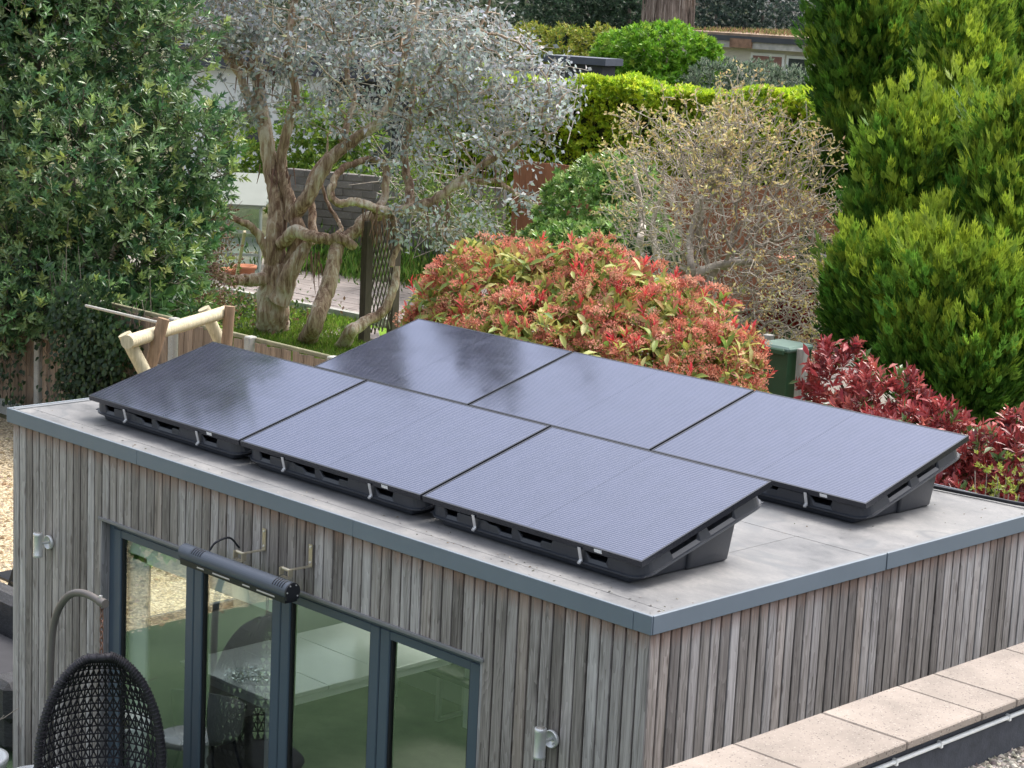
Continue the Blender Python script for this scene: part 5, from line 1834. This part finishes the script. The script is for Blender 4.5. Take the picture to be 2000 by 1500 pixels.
sc = thing('timber_screen', (-19.197, 20.174, 1.601), 'red-brown vertical board screen below the long hedge', 'fence')
S0_, S1_ = np.array((-21.332, 20.277, 1.847)), np.array((-13.747, 21.346, 1.906))
sc.location = (S0_[0], S0_[1], 0)
sdd = unit((S1_ - S0_)[None] * (1, 1, 0))[0]
sl_ = np.linalg.norm((S1_ - S0_)[:2])
hsc = (-20.564, 20.553, 2.716)[2]
sb = MB().cbox(-.072, .072, -.012, .012, 0, hsc, .004).mesh('board')
sb.materials.append(plain('red_brown_board', (.27, .115, .065), .8, 0, .2, 4, .3, .2, .14, (8, 8, 1)))
for k in range(int(sl_ / .15)):
    q = sdd * (.075 + k * .15)
    o = link('board', sb, None, sc, (q[0], q[1], rng.normal() * .006))
    o.rotation_euler[2] = math.atan2(sdd[1], sdd[0])
for zz in (.4, hsc - .4):
    MB().bar(S0_ * (1, 1, 0) + (0, .04, zz), S1_ * (1, 1, 0) + (0, .04, zz), .05, .08).build('rail', M_FBOARD, sc)

# ---------------------------------------------------------------- far trees
ft = thing('old_trunk_tree', (-37.040, 42.884, 2.619), 'huge old tree with thick shaggy trunk at the top', 'tree')
b0 = np.array((-37.421, 43.113, 4.877))
base = np.array((b0[0], b0[1], 0))
Pq, Rq = limb([base, base + (0, 0, 3), b0 + (0, 0, .5), b0 + (.2, .1, 4), b0 + (.3, 0, 9)], .95, .5, 8, .05)
MB().tube(Pq, Rq, 18).build('trunk', bark_mat('shaggy_bark', (.10, .075, .06), (.22, .165, .13), (.36, .28, .23), (9, 9, .8), 1.0), ft)
n = 500
a_ = rng.random(n) * 6.28
z_ = rng.uniform(3, 9, n)
q0 = np.stack([base[0] + .80 * np.cos(a_), base[1] + .80 * np.sin(a_), z_], 1)
segs('bark_strip', q0, q0 + np.stack([.05 * np.cos(a_), .05 * np.sin(a_), -rng.uniform(.4, 1.4, n)], 1), .03, .012, MATS.get('x') or bark_mat('bark_strips', (.12, .09, .07), (.26, .2, .16), (.4, .33, .28)), ft, 4, None, 'stuff')
P, Nn = crown_pts([tuple(b0 + (0, 0, 9)) + (3.6, 3.2), tuple(b0 + (2, 2, 6.5)) + (2.6, 1.8)], 1600, .5)
a, b, c, d = rosettes(P, Nn, 6, .35)
leaves('foliage', a, b, c, d, d * .3, palette(len(a), [(.035, .065, .035), (.06, .09, .05)]), M_LEAF, ft)
far = [('far_evergreen', 'dark far evergreen left of the shaggy trunk', [(-43.971, 45.349, 5.330, 1.973, 1.614), (-42.879, 46.114, 4.157, 1.614, 1.973), (-41.124, 45.376, 5.614, 1.046, 2.093)], [(.045, .085, .05), (.07, .12, .07), (.03, .055, .035)], 2400, .2),
       ('far_ivy_tree', 'dark blue-green far trees right of the shaggy trunk', [(-41.607, 50.608, 5.567, 1.659, 2.028), (-41.041, 52.568, 5.459, 1.868, 1.868), (-41.042, 50.686, 3.775, 2.212, 1.475), (-39.711, 53.460, 3.879, 1.682, 1.495)], [(.03, .055, .045), (.05, .08, .065), (.08, .11, .09)], 2600, .2),
       ('far_blossom_tree', 'pale blossoming shrub at the top, left of the conifers', [(-41.864, 56.089, 5.611, 1.457, 1.166), (-41.292, 56.844, 6.324, 1.166, 1.360), (-43.259, 56.258, 6.045, 0.984, 0.984)], [(.42, .43, .42), (.28, .30, .29), (.10, .12, .09), (.5, .5, .5)], 1500, .14),
       ('far_green_tree', 'dark green far tree filling the gap behind the eucalyptus crown', [(-52.461, 48.237, 4.683, 3.787, 2.591), (-57.033, 46.412, 4.042, 4.086, 3.064), (-60.563, 42.755, 3.400, 4.086, 3.268), (-49.087, 48.337, 3.297, 1.749, 2.332)], [(.06, .09, .05), (.09, .13, .07), (.14, .17, .10)], 4200, .24),
       ('far_broad_tree', 'broad far tree behind the old trunk and the flat-roofed house', [(-57.122, 65.590, 6.535, 8.993, 3.077), (-62.163, 60.585, 6.433, 7.100, 2.840), (-51.248, 71.432, 6.692, 7.100, 3.313), (-56.535, 65.237, 3.051, 9.940, 2.603)], [(.04, .065, .04), (.07, .10, .06), (.11, .13, .09)], 5200, .28)]
for nm, lab, ells, cols, k, ll in far:
    r = thing(nm, (ells[0][0], ells[0][1], 0), lab, 'tree', 'far trees')
    P, Nn = crown_pts(ells, k, .5, .2)
    a, b, c, d = rosettes(P, unit(Nn + (0, 0, .3) + .5 * rng.normal(size=Nn.shape)), 7, ll, .9)
    leaves('foliage', a, b, c, d, d * .45, palette(len(a), cols), M_LEAF, r)
    tk = MB()
    for e in ells:
        Pq, Rq = limb([(e[0] + rng.normal() * .3, e[1] + rng.normal() * .3, 0), (e[0], e[1], e[2] * .5), e[:3]], .22, .06)
        tk.tube(Pq, Rq, 7)
    tk.build('trunk', M_BARK, r)

# ---------------------------------------------------------------- conifers on the right
def conifer(label, base, ells, n_pl, bright, d_h=.0):
    ells = [(*e[:3], e[3] * .94, e[4] * .95) for e in ells]
    r = thing('conifer_tree', base, label, 'tree', 'golden conifers on the right')
    C_, Nn = crown_pts(ells, n_pl * 3, .24, .17)
    kp = ((Nn * unit(np.array(cam.location) - C_)).sum(1) > -.15) | (rng.random(len(C_)) < .2)
    C_, Nn = C_[kp][:n_pl], Nn[kp][:n_pl]
    # every plume is an upright flame of flat sprays
    m = 15
    hgt = rng.uniform(.36, .74, n_pl)
    up = unit(np.array((0, 0, 1.)) + Nn * .42 + rng.normal(size=(n_pl, 3)) * .12)
    lead = rng.random(n_pl) < .14
    hgt = np.where(lead, hgt * 1.35, hgt)
    C_ = C_ + up * (lead * rng.uniform(.08, .24, n_pl))[:, None]
    x = unit(np.cross(up, rand_dirs(n_pl)))
    y = np.cross(up, x)
    t = rng.random((n_pl, m)) ** .8
    a = rng.uniform(0, 6.28, (n_pl, m))
    w = .105 * np.sin(np.pi * np.clip(t * .72 + .24, 0, 1)) * (hgt / .45)[:, None]
    rad = np.cos(a)[..., None] * x[:, None] + np.sin(a)[..., None] * y[:, None]
    P = C_[:, None] + up[:, None] * ((t - .5) * hgt[:, None])[..., None] + rad * w[..., None]
    D = up[:, None] * (.75 + .5 * t[..., None]) + rad * (.75 - .55 * t[..., None]) + rng.normal(size=P.shape) * .15
    U = rad + .5 * rng.normal(size=P.shape)
    n = n_pl * m
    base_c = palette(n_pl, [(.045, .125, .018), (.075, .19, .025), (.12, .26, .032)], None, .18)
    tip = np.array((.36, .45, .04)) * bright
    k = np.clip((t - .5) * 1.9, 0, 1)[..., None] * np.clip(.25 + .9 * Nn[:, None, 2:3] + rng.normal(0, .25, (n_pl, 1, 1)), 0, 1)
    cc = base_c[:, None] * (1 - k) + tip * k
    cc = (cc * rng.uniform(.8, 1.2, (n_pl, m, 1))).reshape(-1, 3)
    L_ = rng.uniform(.13, .23, n)
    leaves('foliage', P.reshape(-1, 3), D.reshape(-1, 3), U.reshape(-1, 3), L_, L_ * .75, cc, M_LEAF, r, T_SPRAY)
    tk = MB()
    b = np.array(base, float)
    for e in ells:
        c_ = np.array(e[:3])
        Pq, Rq = limb([b + rng.normal(size=3) * (.1, .1, 0), (b * (1, 1, 0) + c_ * (1, 1, 0)) / 2 + (0, 0, c_[2] * .55), c_ + (0, 0, e[4] * .6)], .11, .025)
        tk.tube(Pq, Rq, 8)
    q = C_[rng.random(len(C_)) < .3]
    near = np.array(ells)[:, :3][np.linalg.norm(q[:, None] - np.array(ells)[None, :, :3], axis=2).argmin(1)]
    tk.build('trunk', M_BARK, r)
    segs('branch', q, near, .008, .022, M_BARK, r, 4, None, 'stuff')
    return r


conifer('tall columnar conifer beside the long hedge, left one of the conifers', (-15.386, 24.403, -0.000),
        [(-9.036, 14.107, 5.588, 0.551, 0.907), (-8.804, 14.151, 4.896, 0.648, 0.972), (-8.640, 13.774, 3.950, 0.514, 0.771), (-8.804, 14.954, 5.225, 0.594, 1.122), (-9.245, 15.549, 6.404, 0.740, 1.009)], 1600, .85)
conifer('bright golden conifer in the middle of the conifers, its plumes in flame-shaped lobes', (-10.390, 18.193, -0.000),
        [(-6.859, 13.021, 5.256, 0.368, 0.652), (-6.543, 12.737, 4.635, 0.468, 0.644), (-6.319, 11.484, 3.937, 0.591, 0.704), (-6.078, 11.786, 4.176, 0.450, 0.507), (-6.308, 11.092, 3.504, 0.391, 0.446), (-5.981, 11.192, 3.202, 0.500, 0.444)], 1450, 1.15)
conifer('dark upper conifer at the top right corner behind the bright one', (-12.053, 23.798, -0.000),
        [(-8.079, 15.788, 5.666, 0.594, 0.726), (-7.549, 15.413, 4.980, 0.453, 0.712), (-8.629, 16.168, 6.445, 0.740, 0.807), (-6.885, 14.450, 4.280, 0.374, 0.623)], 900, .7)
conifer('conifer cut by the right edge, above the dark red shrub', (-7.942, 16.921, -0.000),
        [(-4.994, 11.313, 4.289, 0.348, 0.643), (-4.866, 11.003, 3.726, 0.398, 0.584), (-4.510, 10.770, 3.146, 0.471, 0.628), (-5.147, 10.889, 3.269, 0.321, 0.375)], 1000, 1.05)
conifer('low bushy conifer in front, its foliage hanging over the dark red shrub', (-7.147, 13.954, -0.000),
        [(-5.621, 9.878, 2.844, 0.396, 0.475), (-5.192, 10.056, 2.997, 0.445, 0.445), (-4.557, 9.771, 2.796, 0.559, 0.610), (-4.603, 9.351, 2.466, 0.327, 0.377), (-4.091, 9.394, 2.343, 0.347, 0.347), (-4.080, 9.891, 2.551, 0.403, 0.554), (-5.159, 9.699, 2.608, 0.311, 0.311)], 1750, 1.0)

# ---------------------------------------------------------------- laurel bush behind the red shrub
lb = thing('green_laurel', (-14.597, 14.950, 2.529), 'dense dark green laurel between the brown screen and the red shrub', 'bush')
P, Nn = crown_pts([(-14.453, 15.125, 2.654, 0.811, 0.772), (-14.200, 15.410, 2.786, 0.656, 0.734), (-14.558, 14.181, 2.186, 0.395, 0.365), (-13.288, 14.772, 2.382, 0.598, 0.523), (-13.700, 14.259, 1.983, 0.972, 0.673)], 4200, .28, .08)
a, b, c, d = rosettes(P, unit(Nn + (0, 0, .5) + .4 * rng.normal(size=Nn.shape)), 6, .12, .85)
leaves('foliage', a, b, c, d, d * .42, np.repeat(palette(len(P), [(.17, .31, .07), (.27, .41, .12), (.11, .22, .05), (.42, .52, .18)], [4, 3, 3, 1]), 6, 0), M_LEAFG, lb)

# ---------------------------------------------------------------- bare budding shrub (magnolia-like)
mg = thing('bare_shrub', (-13.132, 16.701, -0.000), 'bare spreading shrub of pale tangled twigs with yellow-buff buds', 'shrub')
ME = [(-9.340, 11.768, 3.313, 1.339, 1.246), (-9.125, 12.132, 3.884, 0.934, 0.810), (-10.290, 11.495, 3.665, 0.569, 0.823), (-8.365, 12.133, 3.219, 0.552, 0.797), (-8.107, 11.307, 2.387, 0.777, 0.717), (-9.360, 12.062, 4.486, 0.374, 0.436), (-9.900, 11.687, 4.011, 0.691, 0.691), (-7.537, 11.193, 2.000, 0.353, 0.353)]
att = []
for e, k in zip(ME, (3500, 1150, 260, 1050, 1300, 150, 430, 360)):
    d = rand_dirs(k) * (rng.random((k, 1)) ** .38)
    att.append(np.array(e[:3]) + d * np.array((e[3], e[3], e[4])))
att = np.concatenate(att)
att = att[att[:, 2] > .5]
cl_ = np.sin(att[:, 0] * 3.1 + att[:, 2] * 2) * np.sin(att[:, 1] * 2.7 - att[:, 2] * 3.3)
att = att[(cl_ > -.35) | (rng.random(len(att)) < .35)]
seeds = [np.array((-12.996, 16.536, -0.000)), np.array((-9.135, 11.610, 1.967)), np.array((-9.239, 11.637, 2.455))]
NP, PAR = colonize(seeds, att, .10, .10, .8, 130)
# side trunks
RAD = graph_radii(PAR, .0042, 2.75, .10)
i = np.arange(1, len(NP))
NPJ = NP + rng.normal(size=NP.shape) * .02 * (RAD < .03)[:, None]
thick = RAD[i] > .022
segs('branch', NPJ[PAR[i]][thick], NPJ[i][thick], np.minimum(RAD[PAR[i]], RAD[i] * 1.3)[thick], RAD[i][thick], M_TWIG, mg, 7)
segs('twigs', NPJ[PAR[i]][~thick], NPJ[i][~thick], np.minimum(RAD[PAR[i]], RAD[i] * 1.3)[~thick], RAD[i][~thick], M_TWIG, mg, 4, None, 'stuff')
tips = NPJ[np.setdiff1d(np.arange(len(NP)), PAR)]
cen = np.array(ME[0][:3])
td = unit(unit(tips - cen) + rng.normal(size=tips.shape) * .8 + (0, 0, .3))
e1 = tips + td * rng.uniform(.10, .26, (len(tips), 1))
e2 = e1 + unit(td + rng.normal(size=tips.shape) * .7) * rng.uniform(.06, .15, (len(tips), 1))
segs('twig_tips', np.concatenate([tips, e1]), np.concatenate([e1, e2]), .0048, .0038, M_TWIG, mg, 4, None, 'stuff')
bp = np.concatenate([e1, e2, tips])
outer = np.linalg.norm((bp - cen) / (ME[0][3], ME[0][3], ME[0][4]), axis=1)
zz = (bp[:, 2] - cen[2])
bp = bp[rng.random(len(bp)) < np.clip(.12 + .55 * (outer - .6) + .22 * zz, .08, .8)]
k = 4
P = (bp[:, None] + rng.normal(size=(len(bp), k, 3)) * .022).reshape(-1, 3)
n = len(P)
leaves('buds', P, rand_dirs(n) + (0, 0, .6), rand_dirs(n), rng.uniform(.04, .075, n), rng.uniform(.02, .038, n), palette(n, [(.62, .49, .22), (.50, .38, .17), (.68, .57, .30), (.46, .46, .16)]), M_LEAF, mg)
for pts, r0, r1 in (([(-17.716, 20.144, -0.000), (-11.238, 12.546, 2.534), (-11.283, 12.626, 2.998), (-11.474, 12.612, 3.652)], .075, .03), ([(-10.561, 12.276, 1.701), (-10.716, 12.331, 2.477), (-10.915, 12.412, 2.981), (-10.755, 12.430, 3.527)], .06, .025),
                    ([(-14.507, 17.715, -0.000), (-9.406, 11.469, 2.443), (-9.516, 11.507, 2.992), (-9.512, 11.660, 3.549)], .07, .03), ([(-9.585, 11.281, 2.401), (-9.269, 11.367, 2.625), (-8.903, 11.486, 2.788), (-8.526, 11.591, 2.860)], .07, .035)):
    Pq, Rq = limb(pts, r0, r1, 6, .08)
    MB().tube(Pq, Rq, 8, gnarl=.06).build('stem', M_TWIG, mg)

# ---------------------------------------------------------------- red-flushed shrub behind the panels
vb = thing('red_flowering_shrub', (-8.971, 9.095, -0.000), 'large shrub with coral-red flower heads and yellow-green leaves behind the panels', 'shrub')
VE = [(-7.187, 6.065, 2.929, 0.781, 0.537), (-6.529, 6.434, 2.946, 0.831, 0.570), (-5.718, 6.621, 2.793, 0.634, 0.502), (-5.034, 6.666, 2.578, 0.371, 0.380), (-6.452, 5.830, 2.547, 1.041, 0.568), (-5.383, 6.273, 2.394, 0.834, 0.556), (-7.784, 5.699, 2.698, 0.271, 0.345)]
P, Nn = crown_pts(VE, 2600, .30, .20)
ax = unit(Nn * .8 + (0, 0, .7) + .45 * rng.normal(size=Nn.shape))
a, b, c, d = rosettes(P, ax, 6, .145, 1.05, .35, .7)
cv = palette(len(a), [(.36, .38, .09), (.47, .47, .13), (.18, .27, .06), (.48, .33, .12), (.38, .13, .08)], [4, 2.6, 2.2, 1.4, 1.5], .2)
leaves('foliage', a, b, c, d, d * .38, cv, M_LEAF, vb, T_OVAL)
# flower heads: flat domes of many tiny buds on short stalks
P, Nn = crown_pts(VE, 1050, .09, .20)
ax = unit(Nn * .6 + (0, 0, .9) + .25 * rng.normal(size=Nn.shape))
C_ = P + ax * .05
m = 62
x = unit(np.cross(ax, rand_dirs(len(ax))))
y = np.cross(ax, x)
rr_ = np.sqrt(rng.random((len(C_), m))) * rng.uniform(.055, .10, (len(C_), 1))
aa = rng.uniform(0, 6.28, (len(C_), m))
PB = C_[:, None] + (rr_ * np.cos(aa))[..., None] * x[:, None] + (rr_ * np.sin(aa))[..., None] * y[:, None] + ax[:, None] * (.035 - 3.5 * rr_ ** 2 + rng.normal(0, .012, rr_.shape))[..., None]
n = PB.shape[0] * m
hc = palette(len(C_), [(.58, .215, .145), (.64, .28, .195), (.49, .16, .105), (.66, .35, .24)], None, .15)
hc = np.repeat(hc, m, 0) * rng.uniform(.75, 1.3, (n, 1))
leaves('flower_heads', PB.reshape(-1, 3), rand_dirs(n) + np.repeat(ax, m, 0), rand_dirs(n), rng.uniform(.018, .03, n), rng.uniform(.010, .018, n), hc, M_PETAL, vb)
segs('flower_stalks', np.repeat(C_ - ax * .06, 5, 0), C_.repeat(5, 0) + (x * .045).repeat(5, 0) * rng.normal(size=(len(C_) * 5, 1)) + (y * .045).repeat(5, 0) * rng.normal(size=(len(C_) * 5, 1)), .004, .003,
     plain('red_stalk', (.36, .12, .08), .7), vb, 3, None, 'stuff')
# bright red young shoots, some standing proud of the outline
P, Nn = crown_pts(VE, 210, .06, .12)
ax = unit(Nn * .5 + (0, 0, 1.0) + .2 * rng.normal(size=Nn.shape))
P = P + ax * rng.uniform(.03, .14, (len(P), 1))
a, b, c, d = rosettes(P, ax, 7, .11, .55, .2, .9)
leaves('red_shoots', a, b, c, d, d * .26, palette(len(a), [(.62, .08, .08), (.68, .15, .13), (.50, .05, .06), (.66, .22, .15)]), M_LEAF, vb, T_OVAL)
g0 = np.array(vb.location)
for e in VE:
    Pq, Rq = limb([g0 + rng.normal(size=3) * (.25, .25, 0), (g0 + np.array(e[:3])) / 2, np.array(e[:3])], .05, .015)
    MB().tube(Pq, Rq, 7).build('stem', M_BARK, vb)


def big_leaves(root, ells, count, L_, W_, cols, wts, shell, droop=.2):
    """single large leaves that can be told apart, one object each, sharing meshes"""
    tv, tf = T_OVAL
    mats = []
    me = []
    for k, cc in enumerate(cols):
        V = np.stack([tv[:, 0] * W_, tv[:, 1] * L_, tv[:, 2] * L_ + .0012 * k], 1)
        q = fast_mesh('leaf_blade', V, tf, np.tile(cc, (len(V), 1)))
        q.materials.append(M_LEAF)
        me.append(q)
    P_, N_ = crown_pts(ells, count * 3, shell, .12)
    toc = unit(np.array(cam.location) - P_)
    see = (N_ * toc).sum(1) > .15
    P_, N_ = P_[see][:count], N_[see][:count]
    base = np.array(root.location)
    for p_, n_ in zip(P_, N_):
        k = rng.choice(len(cols), p=np.array(wts) / np.sum(wts))
        o = bpy.data.objects.new('leaf', me[k])
        COL.objects.link(o)
        o.parent = root
        d = unit((np.cross(n_, rng.normal(size=3)) + n_ * rng.uniform(0, .7) + (0, 0, -droop))[None])[0]
        s = unit(np.cross(d, n_ + rng.normal(size=3) * .25)[None])[0]
        u_ = np.cross(s, d)
        k2 = rng.uniform(.75, 1.25)
        mt = Matrix(((s[0] * k2, d[0] * k2, u_[0] * k2, 0), (s[1] * k2, d[1] * k2, u_[1] * k2, 0), (s[2] * k2, d[2] * k2, u_[2] * k2, 0), (0, 0, 0, 1)))
        o.matrix_local = Matrix.Translation(Vector(p_ + n_ * .05 - base)) @ mt


big_leaves(vb, VE, 280, .15, .056, [(.40, .43, .12), (.27, .35, .08), (.50, .48, .19), (.16, .25, .07)], [4, 3, 2, 1.5], .05, .6)

# ---------------------------------------------------------------- dark red shrub at the right
ph = thing('dark_red_shrub', (-5.007, 10.705, -0.000), 'deep red-leaved shrub along the back of the roof at right', 'shrub')
PE = [(-4.021, 7.104, 2.610, 0.340, 0.340), (-3.356, 6.872, 2.499, 0.417, 0.373), (-2.702, 6.616, 2.340, 0.466, 0.360), (-1.975, 6.324, 2.307, 0.406, 0.325), (-1.532, 6.345, 2.352, 0.359, 0.438), (-2.414, 7.483, 2.377, 0.195, 0.260), (-2.846, 6.415, 2.120, 0.635, 0.466), (-2.001, 6.202, 1.942, 0.650, 0.406)]
P, Nn = crown_pts(PE, 1700, .30, .14)
ax = unit(Nn * .8 + (0, 0, .75) + .4 * rng.normal(size=Nn.shape))
a, b, c, d = rosettes(P, ax, 9, .105, .85, .25, .8)
cr = np.repeat(palette(len(P), [(.32, .055, .052), (.24, .04, .042), (.42, .11, .095), (.16, .03, .032), (.10, .16, .05)], [4, 3, 2.2, 1.6, .7], .2), 9, 0) * rng.uniform(.8, 1.25, (len(a), 1))
leaves('foliage', a, b, c, d, d * .34, cr, M_LEAFG, ph, T_OVAL)
g0 = np.array(ph.location)
for e in PE:
    Pq, Rq = limb([g0 + rng.normal(size=3) * (.3, .3, 0), (g0 + np.array(e[:3])) / 2, np.array(e[:3])], .045, .012)
    MB().tube(Pq, Rq, 7).build('stem', M_BARK, ph)
big_leaves(ph, PE, 220, .115, .042, [(.34, .05, .055), (.24, .025, .035), (.42, .10, .09), (.10, .15, .05)], [4, 3, 2, .8], .05, .1)
yg = thing('yellow_green_sprig', (-1.517, 5.776, 2.311), 'small fresh yellow-green sprig in front of the dark red shrub', 'plant')
P = np.array((-1.486, 5.680, 2.371)) + rng.normal(size=(55, 3)) * (.10, .08, .12)
a, b, c, d = rosettes(P, rand_dirs(55) + (0, 0, 1), 6, .045, .8)
leaves('foliage', a, b, c, d, d * .4, palette(len(a), [(.32, .36, .06), (.22, .30, .05), (.42, .44, .12)]), M_LEAF, yg)
yb = np.array((-1.486, 5.680, 2.371))
segs('stem', np.tile(yb * (1, 1, 0), (8, 1)) + rng.normal(size=(8, 3)) * (.05, .05, 0), np.tile(yb, (8, 1)) + rng.normal(size=(8, 3)) * .08, .006, .004, M_TWIG, yg, 4, None, 'stuff')

# ---------------------------------------------------------------- green bin and posts by the red shrub
bn_ = thing('green_bin', (-5.759, 8.625, 1.878), 'dark green bin with pale green lid between the two shrubs', 'bin')
bb = np.array((-5.813, 8.645, 2.155))
bn_.location = (bb[0], bb[1], 0)
M_BIN = plain('bin_green', (.025, .075, .035), .5, 0, .08, 4)
zb_ = bb[2] + .33
MB().add([(bb[0] + x * k, bb[1] + y * k, z) for z, k in ((0.03, .15), (zb_, .19)) for x, y in ((-1, -1), (1, -1), (1, 1), (-1, 1))],
         [(0, 3, 2, 1), (4, 5, 6, 7), (0, 1, 5, 4), (1, 2, 6, 5), (2, 3, 7, 6), (3, 0, 4, 7)]).build('body', M_BIN, bn_)
MB().cbox(bb[0] - .21, bb[0] + .21, bb[1] - .21, bb[1] + .21, zb_ + .002, zb_ + .06, .02).build('lid', plain('pale_lid', (.12, .19, .16), .4, 0, .1, 5), bn_)
MB().cbox(bb[0] - .17, bb[0] + .17, bb[1] - .25, bb[1] - .212, zb_ - .02, zb_ + .04, .012).build('handle', M_BIN, bn_)
for k, (q, hh, lab) in enumerate((((-6.323, 9.032, 2.273), .25, 'weathered post left of the green bin'), ((-5.519, 8.556, 2.342), .2, 'weathered post right of the green bin'))):
    o = MB().cbox(-.045, .045, -.045, .045, 0, q[2] + hh, .006).build('timber_post', M_GREYW, None, (q[0], q[1], 0))
    tag(o, lab, 'post', 'posts by the green bin')
tag(MB().bar((-8.722, 12.961, 2.820), (-7.835, 12.812, 2.733), .10, .10).build('timber_rail', M_GREYW), 'grey timber rail sticking out between bare shrub and conifer', 'rail')
# clay pots and timber heap glimpsed through the bare shrub
for q, r_, lab in (((-10.740, 15.123, 2.307), .16, 'round clay pot seen through the bare twigs'), ((-11.180, 13.828, 1.766), .2, 'clay pot low behind the bare shrub stems')):
    tag(MB().lathe([(r_ * .6, 0), (r_, r_ * 1.5), (r_ * 1.1, r_ * 1.5), (r_ * 1.1, r_ * 1.8), (r_ * .9, r_ * 1.8), (.001, r_ * 1.5)], (0, 0, 0), 18).build('clay_pot', M_TERRA, None, (q[0], q[1], max(.0, q[2] - r_))), lab, 'plant pot')
# red shoots under the bare shrub
rs = thing('red_shrub', (-11.423, 16.529, -0.000), 'small red-leaved shrub half hidden under the bare twigs', 'shrub')
P, Nn = crown_pts([(-9.119, 13.095, 2.112, 0.291, 0.259), (-9.348, 12.830, 1.968, 0.259, 0.194)], 160, .5)
a, b, c, d = rosettes(P, Nn + (0, 0, .6), 8, .12, .8)
leaves('foliage', a, b, c, d, d * .32, palette(len(a), [(.34, .05, .05), (.22, .03, .035)]), M_LEAF, rs)
gr = thing('ground_shrub', (-10.351, 13.170, 1.592), 'dark low shrub mass at the foot of the bare shrub', 'shrub')
P, Nn = crown_pts([(-11.775, 13.396, 2.349, 0.419, 0.279), (-10.081, 13.388, 1.410, 0.807, 0.404), (-8.734, 13.413, 1.880, 0.324, 0.518), (-10.142, 15.020, 2.389, 0.419, 0.419)], 1000, .6)
a, b, c, d = rosettes(P, Nn + (0, 0, .6), 6, .11, .9)
leaves('foliage', a, b, c, d, d * .4, palette(len(a), [(.04, .08, .035), (.07, .12, .05), (.03, .05, .025)]), M_LEAF, gr)
